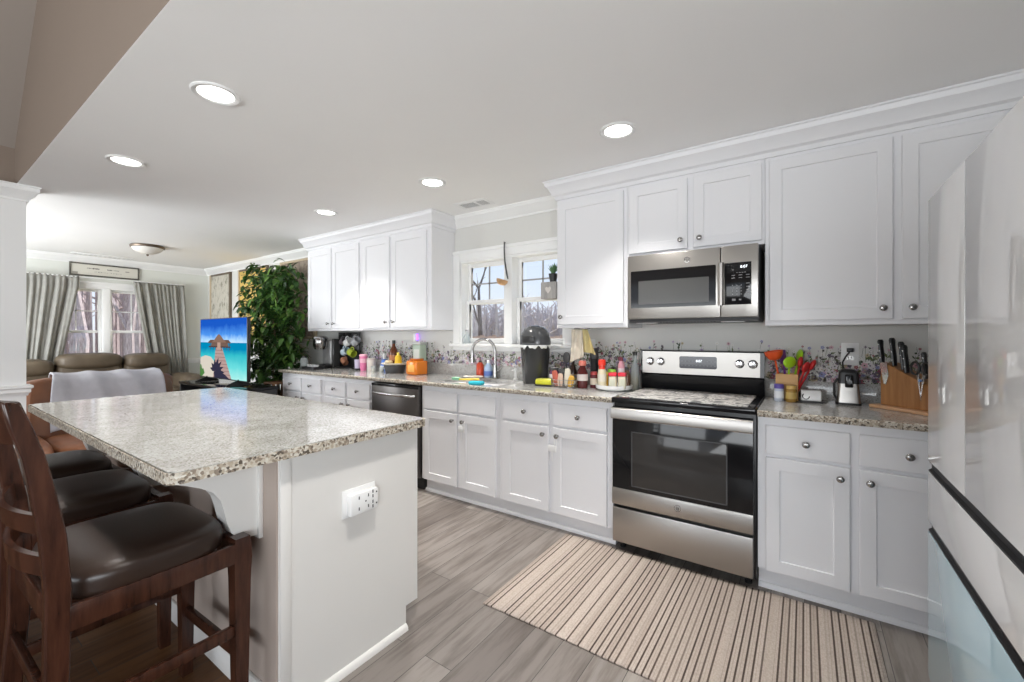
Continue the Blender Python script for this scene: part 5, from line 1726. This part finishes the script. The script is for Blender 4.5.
# bin with domed lid and liner
r = thing('waste_bin', 'dark grey countertop bin with a domed lid and a white liner edge', 'bin', (-1.765, 2.90, Z0))
pg = mat('bin_plastic', (0.035, 0.036, 0.037), 0.25)
def ov(g, prof, seg=30):
    old = g.T; g.T = old @ Matrix.Diagonal((1, 0.85, 1, 1)); g.lathe(prof, seg, cap=False); g.T = old
g = G(); ov(g, solid((0.098, 0), (0.102, 0.006), (0.122, 0.292), (0.126, 0.300))); g.obj('bucket', pg, r)
g = G()
def liner(u, v):
    a = 2 * PI * u
    z = 0.302 - 0.020 * v - (0.010 * math.sin(a * 9) + 0.007 * math.sin(a * 17 + 1)) * v
    rr = 0.128 + 0.004 * math.sin(a * 13) * v
    return (rr * math.cos(a), rr * .85 * math.sin(a), z)
g.grid(liner, 90, 4); o = g.obj('liner', M['white'], r); sm = o.modifiers.new('thick', 'SOLIDIFY'); sm.thickness = 0.0015; sm.offset = 1
g = G(); ov(g, [(0.128, 0.304), (0.129, 0.316), (0.127, 0.345), (0.116, 0.392), (0.092, 0.430), (0.055, 0.452), (0, 0.458)]); g.obj('dome_lid', mat('bin_lid', (0.075, 0.078, 0.082), 0.22), r)
g = G(); g.box(-0.055, 0.055, -0.1105, -0.098, 0.318, 0.372, 0.006, 3); g.obj('swing_flap', pg, r)

# towel on a hook under the wall cabinet
r = thing('hand_towel', 'cream and yellow hand towel hanging below the cabinet right of the window', 'towel', (-1.335, 2.86, 1.343))
g = G()
def tw1(u, v):
    wd = 0.05 + 0.03 * v
    x = -0.045 + (u - .5) * wd * 1.5
    return (x, 0.012 * math.sin(u * 9 + v * 2) - 0.01, -0.006 - 0.25 * v + 0.05 * u * v)
g.grid(tw1, 16, 20); o = g.obj('front_fold', M['towel'], r, angle=80); sm = o.modifiers.new('thick', 'SOLIDIFY'); sm.thickness = 0.006
g = G()
def tw2(u, v):
    x = -0.005 + 0.055 * v + (u - .5) * (0.05 + 0.05 * v)
    return (x, 0.015 * math.sin(u * 8 + v * 3) + 0.02, -0.006 - 0.165 * v - 0.02 * u * v)
g.grid(tw2, 16, 20); o = g.obj('rear_fold', M['towel2'], r, angle=80); sm = o.modifiers.new('thick', 'SOLIDIFY'); sm.thickness = 0.006
g = G(); g.box(-0.06, 0.04, -0.02, 0.03, -0.006, 0.0015, 0.001); g.obj('hook', M['nickel'], r)

# ------------------------------------------------------------------ condiments between the bin and the range
r = thing('food_tub', 'bright yellow shallow tub with a dark jar label beside the bin', 'tub', (-1.60, 2.78, Z0), 0.1)
g = G(); g.box(-0.068, 0.068, -0.05, 0.05, 0, 0.012, 0.004); g.obj('base', M['black'], r)
g = G(); g.box(-0.066, 0.066, -0.048, 0.048, 0.012, 0.045, 0.008, 3); g.obj('body', C(.62, .60, .03, .4), r)
g = G(); g.box(-0.062, 0.062, -0.044, 0.044, 0.045, 0.052, 0.003); g.obj('lid', C(.72, .70, .10, .35), r)
lathe_thing('jam_jar', 'small dark purple jam jar behind the yellow tub', 'jar', (-1.595, 2.90, Z0), [('glass', solid((0.034, 0), (0.036, 0.01), (0.036, 0.10), (0.030, 0.11)), C(.10, .04, .10, .15)), ('label_band', [(0.0362, 0.05), (0.0370, 0.05), (0.0370, 0.08), (0.0362, 0.08)], C(.70, .66, .70, .5)), ('lid', solid((0.034, 0.11), (0.034, 0.128)), M['grey_dark'])])
r = thing('wire_basket', 'small chrome wire basket of packets left of the white turntable', 'basket', (-1.435, 2.755, Z0))
g = G()
for z, k in ((0.003, 0.92), (0.03, 0.96), (0.058, 1.0)):
    g.tube([(0.10 * k * math.cos(a), 0.065 * k * math.sin(a), z) for a in [2 * PI * i / 24 for i in range(24)]], 0.0022, 6, closed=True)
for i in range(20):
    a = 2 * PI * i / 20
    g.cyl((0.092 * math.cos(a), 0.060 * math.sin(a), 0.003), (0.10 * math.cos(a), 0.065 * math.sin(a), 0.058), 0.0016, seg=5)
for i in range(-3, 4):
    g.cyl((i * 0.024, -0.055 * (1 - (i / 4.2) ** 2) ** .5, 0.003), (i * 0.024, 0.055 * (1 - (i / 4.2) ** 2) ** .5, 0.003), 0.0016, seg=5)
g.obj('wire', M['chrome'], r, weld=False)
for (x, y, rz, tl, c_, h, lb) in ((-0.05, 0.0, .2, -.22, (.48, .10, .06), .115, 'red packet leaning in the wire basket'), (-0.022, -0.022, -.3, .1, (.72, .52, .40), .095, 'tan packet standing in the wire basket'), (0.018, 0.012, .5, .05, (.70, .66, .55), .13, 'cream packet standing at the back of the wire basket'), (0.05, -0.012, -.1, .25, (.70, .40, .06), .085, 'orange packet at the right of the wire basket')):
    g = G(); g.T = Matrix.Rotation(rz, 4, 'Z') @ Matrix.Rotation(tl, 4, 'Y')
    g.sbox((0, 0, h / 2 + 0.009), (0.022, 0.009, h / 2), 4, 7)
    tag(g.obj('packet', C(*c_, .5), None, angle=80, loc=(-1.435 + x, 2.755 + y, Z0)), lb, 'packet', 'packets in the wire basket')
r = thing('slotted_spoon', 'black cooking spoon standing upright behind the wire basket', 'spoon', (-1.52, 2.965, Z0 + 0.0))
g = G(); g.tube([(0, 0, 0.008), (0, 0, 0.16)], [0.005, 0.006], 8); g.obj('handle', M['black'], r)
g = G(); g.ball((0, 0, 0.205), (0.033, 0.010, 0.045)); g.obj('bowl', M['grey_dark'], r)
lathe_thing('utensil_cup', 'low dark cup holding the upright black cooking spoon', 'cup', (-1.52, 2.965, Z0), [('body', [(0, 0), (0.03, 0), (0.034, 0.09), (0.031, 0.09), (0.027, 0.006), (0, 0.005)], M['grey_dark'])])
def bottle(name, lb, x, y, z, prof, m, label=None, cap=None, capm=None, seg=18):
    parts = [('body', solid(*prof), m)]
    if label:
        a, b, rr, lm = label
        parts.append(('label_band', [(rr + .0002, a), (rr + .0010, a), (rr + .0010, b), (rr + .0002, b)], lm))
    if cap:
        parts.append(('cap', solid(*cap), capm))
    return lathe_thing(name, lb, 'bottle' if 'jar' not in name else 'jar', (x, y, z), parts, seg=seg)
bottle('sauce_bottle', 'dark red sauce bottle with a reddish cap right of the wire basket', -1.315, 2.81, Z0, [(0.036, 0), (0.038, 0.01), (0.038, 0.11), (0.022, 0.15), (0.020, 0.16)], C(.08, .012, .012, .15), (0.055, 0.10, .038, C(.62, .55, .52, .5)), [(0.027, 0.16), (0.028, 0.185), (0.022, 0.196)], C(.56, .16, .12, .35))
bottle('syrup_bottle', 'dark brown syrup bottle behind the red-capped sauce bottle', -1.37, 2.90, Z0, [(0.030, 0), (0.033, 0.01), (0.033, 0.10), (0.014, 0.135)], C(.05, .02, .015, .15), (0.03, 0.08, .033, C(.60, .55, .42, .5)), [(0.015, 0.135), (0.015, 0.155)], M['white'])
bottle('pepper_grinder', 'tall black grinder standing against the wall behind the sauces', -1.30, 2.985, Z0, [(0.032, 0), (0.030, 0.03), (0.029, 0.20), (0.031, 0.205)], C(.03, .03, .032, .4), None, [(0.031, 0.206), (0.031, 0.275), (0.026, 0.282)], M['grey_dark'])
bottle('spice_bottle', 'slim green spice bottle between the grinder and the turntable', -1.225, 2.95, Z0, [(0.020, 0), (0.022, 0.01), (0.022, 0.11)], C(.05, .16, .07, .3), None, [(0.021, 0.11), (0.021, 0.14)], C(.08, .22, .55, .4))
bottle('soy_sauce_bottle', 'tall dark brown bottle with a red cap behind the wire basket', -1.455, 2.945, Z0, [(0.026, 0), (0.028, 0.01), (0.028, 0.11), (0.012, 0.16), (0.011, 0.185)], C(.035, .015, .01, .12), (0.03, 0.085, .028, C(.55, .42, .28, .5)), [(0.0125, 0.185), (0.0125, 0.205)], C(.50, .03, .03, .4))
bottle('pickle_jar', 'small olive green jar with a dark lid right beside the wire basket', -1.375, 2.83, Z0, [(0.026, 0), (0.028, 0.008), (0.028, 0.062), (0.025, 0.07)], C(.16, .15, .04, .2), (0.02, 0.05, .028, C(.60, .56, .44, .5)), [(0.026, 0.0702), (0.026, 0.085)], C(.05, .04, .04, .4))
bottle('cocoa_jar', 'dark maroon jar with a cream label just left of the turntable', -1.25, 2.865, Z0, [(0.026, 0), (0.028, 0.008), (0.028, 0.085), (0.024, 0.095)], C(.10, .02, .025, .25), (0.025, 0.07, .028, C(.58, .50, .40, .5)), [(0.025, 0.0952), (0.025, 0.115)], C(.40, .05, .05, .4))
# turntable
r = thing('turntable', 'round white turntable tray of condiments left of the range', 'turntable', (-1.09, 2.84, Z0))
g = G(); g.lathe(solid((0.075, 0), (0.08, 0.008)), 26, cap=False); g.obj('base', M['white'], r)
g = G(); g.lathe([(0, 0.009), (0.118, 0.009), (0.124, 0.014), (0.126, 0.038), (0.122, 0.038), (0.119, 0.018), (0, 0.016)], 36, cap=False); g.obj('tray', M['white_gloss'], r)
ZT = Z0 + 0.0165
bottle('mustard_bottle', 'cream squeeze bottle with a yellow neck and red cap on the turntable', -1.168, 2.815, ZT, [(0.027, 0), (0.030, 0.01), (0.029, 0.10), (0.024, 0.125)], C(.70, .64, .46, .35), (0.04, 0.09, .0295, C(.72, .68, .58, .5)), [(0.022, 0.125), (0.020, 0.150), (0.026, 0.151), (0.026, 0.185), (0.020, 0.192)], C(.76, .04, .02, .3))
bottle('mustard_neck_jar', 'small amber jar tucked behind the squeeze bottle on the turntable', -1.175, 2.90, ZT, [(0.022, 0), (0.024, 0.01), (0.024, 0.08)], C(.62, .36, .05, .2), None, [(0.023, 0.08), (0.023, 0.10)], C(.75, .60, .12, .4))
for k, (x, y, lb) in enumerate(((-1.068, 2.762, 'cream spice jar with a red lid at the front left of the turntable'), (-1.010, 2.782, 'cream spice jar with a red lid at the front right of the turntable'))):
    r = thing('spice_jar', lb, 'jar', (x, y, ZT), 0.15, 'red lidded spice jars')
    g = G(); g.box(-0.025, 0.025, -0.022, 0.022, 0, 0.085, 0.008, 3); g.obj('body', C(.72, .66, .50, .4), r)
    g = G(); g.box(-0.017, 0.017, -0.0232, -0.0222, 0.018, 0.068, 0.0004); g.obj('label_patch', C(.60, .60, .48, .5), r)
    g = G(); g.box(-0.0265, 0.0265, -0.0235, 0.0235, 0.0852, 0.110, 0.006, 3); g.obj('lid', C(.74, .02, .05, .3), r)
bottle('spice_bottle', 'green-capped bottle behind the red lidded jars on the turntable', -1.118, 2.875, ZT, [(0.024, 0), (0.026, 0.01), (0.026, 0.10)], C(.60, .62, .52, .4), None, [(0.028, 0.10), (0.028, 0.122)], C(.25, .55, .06, .4))
bottle('seasoning_bottle', 'pink bottle with a dark top at the back of the turntable', -1.065, 2.915, ZT, [(0.022, 0), (0.024, 0.01), (0.024, 0.15), (0.014, 0.18)], C(.62, .30, .36, .35), (0.08, 0.13, .0242, C(.70, .60, .62, .5)), [(0.012, 0.18), (0.012, 0.205)], C(.28, .05, .08, .4))
bottle('vinegar_bottle', 'small dark brown bottle on the right of the turntable', -1.01, 2.875, ZT, [(0.022, 0), (0.024, 0.01), (0.024, 0.09), (0.012, 0.12)], C(.10, .05, .03, .15), None, [(0.012, 0.12), (0.012, 0.14)], M['black'])
r = lathe_thing('oil_bottle', 'clear olive oil bottle with a black stopper beside the range', 'bottle', (-0.990, 2.985, Z0), [('glass', solid((0.027, 0), (0.029, 0.008), (0.029, 0.15), (0.013, 0.185), (0.012, 0.235)), M['clear']), ('oil', solid((0.0255, 0.004), (0.027, 0.010), (0.027, 0.085)), mat('olive_oil', (0.30, 0.20, 0.02), 0.1)), ('stopper', solid((0.014, 0.235), (0.016, 0.25), (0.012, 0.262)), M['black'])])

# ------------------------------------------------------------------ window ornaments
r = thing('hanging_dipper', 'copper dipper with a long dark handle hanging on the window casing', 'dipper', (-2.165, WY - 0.036, 2.10))
g = G(); g.tube([(-0.015, -0.004, 0.010), (-0.012, -0.010, -0.05), (0.0, -0.018, -0.16), (0.022, -0.020, -0.27), (0.034, -0.020, -0.315)], [0.006, 0.006, 0.007, 0.008, 0.006], 8); g.obj('handle', M['grey_dark'], r)
g = G(); g.T = Matrix.Translation((-0.012, -0.045, -0.335)) @ Matrix.Rotation(0.35, 4, 'Y'); g.lathe([(0, -0.036), (0.03, -0.03), (0.048, -0.008), (0.052, 0.014), (0.048, 0.014), (0.044, -0.006), (0.028, -0.026), (0, -0.031)], 22, cap=False); g.obj('bowl', mat('copper_bowl', (0.62, 0.38, 0.20), 0.35, 0.6), r)
g = G(); g.cyl((-0.015, 0.036 - 0.022, 0.012), (-0.015, -0.012, 0.014), 0.004, seg=8); g.obj('nail', M['nickel'], r)
r = thing('wall_planter_box', 'square grey wooden box with a pale heart hung on the window casing', 'planter box', (-1.690, WY - 0.075, 1.585))
g = G(); g.box(-0.068, 0.068, -0.05, 0.05, 0.0, 0.135, 0.003); g.obj('box', M['greywood'], r)
g = G(); hp = [(0.0, -0.030), (0.022, -0.004), (0.026, 0.012), (0.018, 0.024), (0.008, 0.022), (0, 0.012), (-0.008, 0.022), (-0.018, 0.024), (-0.026, 0.012), (-0.022, -0.004)]
g.T = Matrix.Translation((0, 0, 0.072)); g.prism(hp, 'y', -0.054, -0.0502); g.obj('heart', C(.66, .62, .58, .6), r)
r = thing('potted_succulent', 'spiky green plant in a small black pot on the grey window box', 'plant', (-1.672, WY - 0.075, 1.7206))
g = G(); g.lathe(solid((0.026, 0), (0.036, 0.06), (0.038, 0.068)), 16, cap=False); g.obj('pot', M['black'], r)
g = G(); rn = random.Random(9)
for k in range(34):
    a = rn.uniform(0, 2 * PI); tl = rn.uniform(.15, 1.0)
    d = Vector((math.cos(a) * tl, math.sin(a) * tl * .6, 1)).normalized()
    leaf(g, Vector((rn.uniform(-.012, .012), rn.uniform(-.012, .012), 0.066)), d, rn.uniform(.06, .105), rn.uniform(.006, .010), rn.uniform(0, .015))
g.obj('foliage', C(.07, .17, .06, .5), r, angle=60, weld=False)
r = thing('glass_bottle', 'small clear glass bottle on the left of the window sill', 'bottle', (-2.66, WY + 0.015, WZ0 + 0.0006))
g = G(); g.lathe(solid((0.030, 0), (0.034, 0.008), (0.034, 0.06), (0.014, 0.09), (0.013, 0.115)), 16, cap=False); g.obj('glass', M['clear'], r)
g = G(); g.lathe(solid((0.015, 0.115), (0.015, 0.13)), 12, cap=False); g.obj('stopper', M['grey'], r)

# ------------------------------------------------------------------ short counter right of the range
r = thing('utensil_crock', 'square bamboo crock full of colourful utensils right of the range', 'crock', (-0.086, 3.005, Z0))
g = G()
for a in ((-0.055, 0.055, -0.055, -0.047), (-0.055, 0.055, 0.047, 0.055), (-0.055, -0.047, -0.047, 0.047), (0.047, 0.055, -0.047, 0.047)):
    g.box(*a, 0.008, 0.150, 0.0015)
g.box(-0.055, 0.055, -0.055, 0.055, 0, 0.008, 0.001)
g.obj('box', M['bamboo'], r, weld=False)
def utensil(name, lb, p0, p1, m, head, hr=0.0055, hm=None):
    base = Vector((-0.086, 3.005, Z0)) + Vector(p0)
    r = thing(name, lb, 'utensil', base, 0, 'utensils in the bamboo crock')
    d = Vector(p1) - Vector(p0)
    g = G(); g.tube([(0, 0, 0), d * .5, d], [hr, hr * 1.1, hr], 8); g.obj('handle', hm or m, r)
    q = d.normalized().to_track_quat('Z', 'Y').to_matrix().to_4x4()
    g = G(); g.T = Matrix.Translation(d) @ q; head(g); g.obj('head', m, r, angle=60)
    return r
RED, ORA, LIM, PUR = C(.62, .03, .03, .4), C(.80, .10, .02, .4), C(.40, .72, .02, .4), C(.20, .04, .30, .4)
def h_ladle(g): 
    g.lathe([(0, -0.030), (0.03, -0.020), (0.046, 0.006), (0.050, 0.028), (0.046, 0.028), (0.040, 0.008), (0.026, -0.014), (0, -0.022)], 22, at=(0, 0, 0.03), cap=False)
def h_spat(g): g.box(-0.030, 0.030, -0.003, 0.003, 0.0, 0.085, 0.0028)
def h_round(g): g.ball((0, 0, 0.035), (0.044, 0.012, 0.034))
def h_spoon(g): g.ball((0, 0, 0.030), (0.034, 0.014, 0.034))
utensil('ladle', 'orange-red silicone ladle leaning left in the bamboo crock', (-0.02, 0.0, 0.012), (-0.058, -0.02, 0.225), ORA, h_ladle)
utensil('spatula', 'purple spatula standing at the back of the bamboo crock', (0.0, 0.03, 0.012), (-0.018, 0.04, 0.205), PUR, h_spat)
utensil('serving_spoon', 'lime green ladle standing tall at the back right of the bamboo crock', (0.015, 0.028, 0.012), (0.055, 0.042, 0.225), LIM, h_round)
utensil('serving_spoon', 'lime green round turner at the front of the bamboo crock', (0.0, -0.03, 0.012), (0.012, -0.042, 0.185), LIM, h_round)
utensil('serving_spoon', 'red serving spoon leaning right in the bamboo crock', (0.028, -0.008, 0.012), (0.082, -0.030, 0.165), RED, h_spoon)
utensil('serving_spoon', 'red slotted turner behind the leaning red spoon in the crock', (0.03, 0.012, 0.012), (0.060, 0.010, 0.190), RED, h_spoon)
utensil('spatula', 'dark red spatula leaning far right in the bamboo crock', (0.034, 0.0, 0.012), (0.110, 0.0, 0.178), RED, h_spoon)

bottle('seasoning_jar', 'pale blue seasoning shaker with a purple lid in front of the crock', -0.121, 2.886, Z0, [(0.022, 0), (0.024, 0.004), (0.024, 0.072)], C(.50, .56, .66, .4), (0.018, 0.058, .024, C(.68, .70, .74, .5)), [(0.025, 0.0725), (0.025, 0.094), (0.022, 0.098)], C(.10, .07, .32, .4))
bottle('seasoning_jar', 'glass jar of golden brown seasoning in front of the crock', -0.062, 2.877, Z0, [(0.024, 0), (0.027, 0.004), (0.027, 0.068), (0.024, 0.074)], C(.30, .17, .035, .25), (0.02, 0.056, .027, C(.44, .30, .08, .4)), [(0.0255, 0.0742), (0.0255, 0.094)], C(.52, .34, .10, .3))
r = thing('small_gadget', 'small white rounded gadget lying on its side with a black ring end', 'gadget', (0.022, 2.935, Z0), 0.1)
g = G(); g.box(-0.050, 0.062, -0.04, 0.04, 0.0, 0.010, 0.004); g.obj('base', M['grey_dark'], r)
g = G(); g.prism([(-0.038, 0.010), (0.038, 0.010), (0.038, 0.05), (0.028, 0.068), (-0.028, 0.068), (-0.038, 0.05)], 'x', -0.042, 0.052); o = g.obj('body', M['white_gloss'], r); b_ = o.modifiers.new('bevel', 'BEVEL'); b_.width = 0.006; b_.segments = 3
g = G(); g.tube([(-0.044, 0.020 * math.cos(a), 0.040 + 0.020 * math.sin(a)) for a in [2 * PI * i / 20 for i in range(20)]], 0.003, 6, closed=True); g.obj('ring', M['black'], r)
g = G(); g.tube([(-0.02 + 0.016 * math.cos(a), -0.0392, 0.036 + 0.016 * math.sin(a)) for a in [PI * (0.7 + 1.3 * i / 14) for i in range(15)]], 0.0024, 6); g.obj('emblem_ring', M['black'], r)
r = thing('can_opener', 'black and stainless electric can opener plugged into the wall outlet', 'can opener', (0.197, 2.965, Z0))
g = G()
def tap(g, z0, z1, w0, w1, d0, d1, cy=0):
    lo = []
    for z, w_, d_ in ((z0, w0, d0), (z1, w1, d1)):
        lo.append([g.v((x, y + cy, z)) for x, y in rrect(-w_, w_, -d_, d_, 0.014, 4)])
    n = len(lo[0])
    for i in range(n):
        g.f([lo[0][i], lo[0][(i + 1) % n], lo[1][(i + 1) % n], lo[1][i]])
    g.f(lo[0]); g.f(lo[1])
tap(g, 0.008, 0.125, 0.052, 0.043, 0.048, 0.040); g.obj('body', M['steel'], r)
g = G(); tap(g, 0, 0.012, 0.056, 0.054, 0.052, 0.050); g.obj('base', M['black'], r)
g = G(); tap(g, 0.115, 0.175, 0.046, 0.042, 0.046, 0.040, -0.004); tap(g, 0.175, 0.192, 0.042, 0.026, 0.040, 0.030, -0.004); g.obj('head', M['black'], r, weld=False)
g = G(); g.box(-0.018, 0.018, -0.062, -0.044, 0.095, 0.165, 0.006, 3); g.lathe(solid((0.012, 0), (0.012, 0.010)), 14, at=(0, -0.060, 0.125), axis='-y'); g.obj('cutter_lever', M['blackgloss'], r)
g = G(); g.tube([(-0.046, -0.01, 0.02), (-0.062, -0.01, 0.05), (-0.062, -0.01, 0.11), (-0.046, -0.01, 0.14)], 0.006, 8); g.obj('side_handle', M['black'], r)
g = G(); g.tube([(-0.018, 0.035, 0.180), (-0.022, 0.052, 0.225), (-0.006, 0.085, 0.255), (0.010, 0.100, 0.280), (0.016, 0.108, 0.293)], 0.0042, 8); cdo = g.obj('cord', M['black'], r)
g = G(); g.box(0.000, 0.032, 0.102, 0.1245, 0.281, 0.304, 0.005, 3); g.obj('plug', M['black'], cdo)

# knife block
KBX, KBY, KBR = 0.335, 2.945, -math.radians(45)
KL = Matrix.Translation((KBX, KBY, Z0)) @ Matrix.Rotation(KBR, 4, 'Z')
r = thing('knife_block', 'wooden knife block with a slanted top on a pale wooden base', 'knife block', (KBX, KBY, Z0), KBR)
g = G(); g.box(-0.020, 0.33, -0.06, 0.10, 0.0, 0.016, 0.003); g.obj('base_board', M['block_base'], r)
g = G(); g.prism([(0.008, 0.0165), (0.29, 0.0165), (0.29, 0.105), (0.028, 0.234), (0.008, 0.234)], 'y', -0.02, 0.075); o = g.obj('block', M['block_wood'], r, angle=25)
b_ = o.modifiers.new('bevel', 'BEVEL'); b_.width = 0.003; b_.segments = 2
def knife(lb, a, b, z, ln, wd, blade=0.0):
    p = KL @ Vector((a, b, z))
    r = thing('kitchen_knife', lb, 'knife', p, KBR, 'black handled knives in the block')
    g = G(); g.T = Matrix.Rotation(-0.10, 4, 'Y')
    g.tube([(0, 0, -0.001), (0, 0, ln * .3), (0, 0, ln * .7), (0, 0, ln * .92), (0, 0, ln)], [wd * .85, wd, wd * .92, wd * 1.12, wd * .8], 10, flat=0.62); h = g.obj('handle', M['black'], r)
    g = G(); g.T = Matrix.Rotation(-0.10, 4, 'Y')
    for k in (.2, .5, .78):
        g.lathe([(0, 0.0), (0.0035, 0.0005), (0, 0.0012)], 8, at=(0, -wd * .95, ln * k), axis='-y', cap=False)
    g.obj('rivet', M['chrome'], h)
    if blade:
        g = G(); g.T = Matrix.Rotation(-0.10, 4, 'Y'); g.prism([(-0.014, 0.0), (0.022, 0.0), (0.022, -blade * .6), (0.006, -blade), (-0.006, -blade * .95)], 'y', -0.001, 0.001); g.obj('blade', M['chrome'], r)
knife('black handled knife with its blade showing on the left face of the block', 0.022, -0.0245, 0.236, 0.118, 0.0150, 0.115)
knife('black handled knife second from the left, tallest in the wooden block', 0.055, 0.010, 0.221, 0.142, 0.0155)
knife('black handled knife third from the left in the wooden block', 0.092, 0.018, 0.204, 0.140, 0.0150)
knife('black handled knife fourth from the left in the wooden block', 0.120, 0.000, 0.190, 0.138, 0.0150)
knife('black handled knife standing behind the scissors in the wooden block', 0.185, 0.030, 0.166, 0.128, 0.0130)
p = KL @ Vector((0.205, -0.034, 0.182))
r = thing('kitchen_scissors', 'steel scissors with black loop handles held on the face of the block', 'scissors', p, KBR)
for sg in (-1, 1):
    g = G(); g.tube([(sg * 0.022 + 0.018 * math.cos(t), 0.003 * sg, 0.035 + 0.030 * math.sin(t)) for t in [2 * PI * i / 20 for i in range(20)]], 0.0052, 8, closed=True); g.obj('loop_handle', M['black'], r)
    g = G(); g.prism([(sg * 0.018, 0.01), (sg * 0.006, 0.01), (-sg * 0.002, -0.12), (sg * 0.008, -0.05)], 'y', 0.0015 * sg - 0.001, 0.0015 * sg + 0.001); g.obj('blade', M['chrome'], r)
g = G(); g.lathe(solid((0.007, 0), (0.006, 0.003)), 14, at=(0, -0.003, -0.022), axis='-y'); g.obj('pivot', C(.15, .28, .55, .4), r)
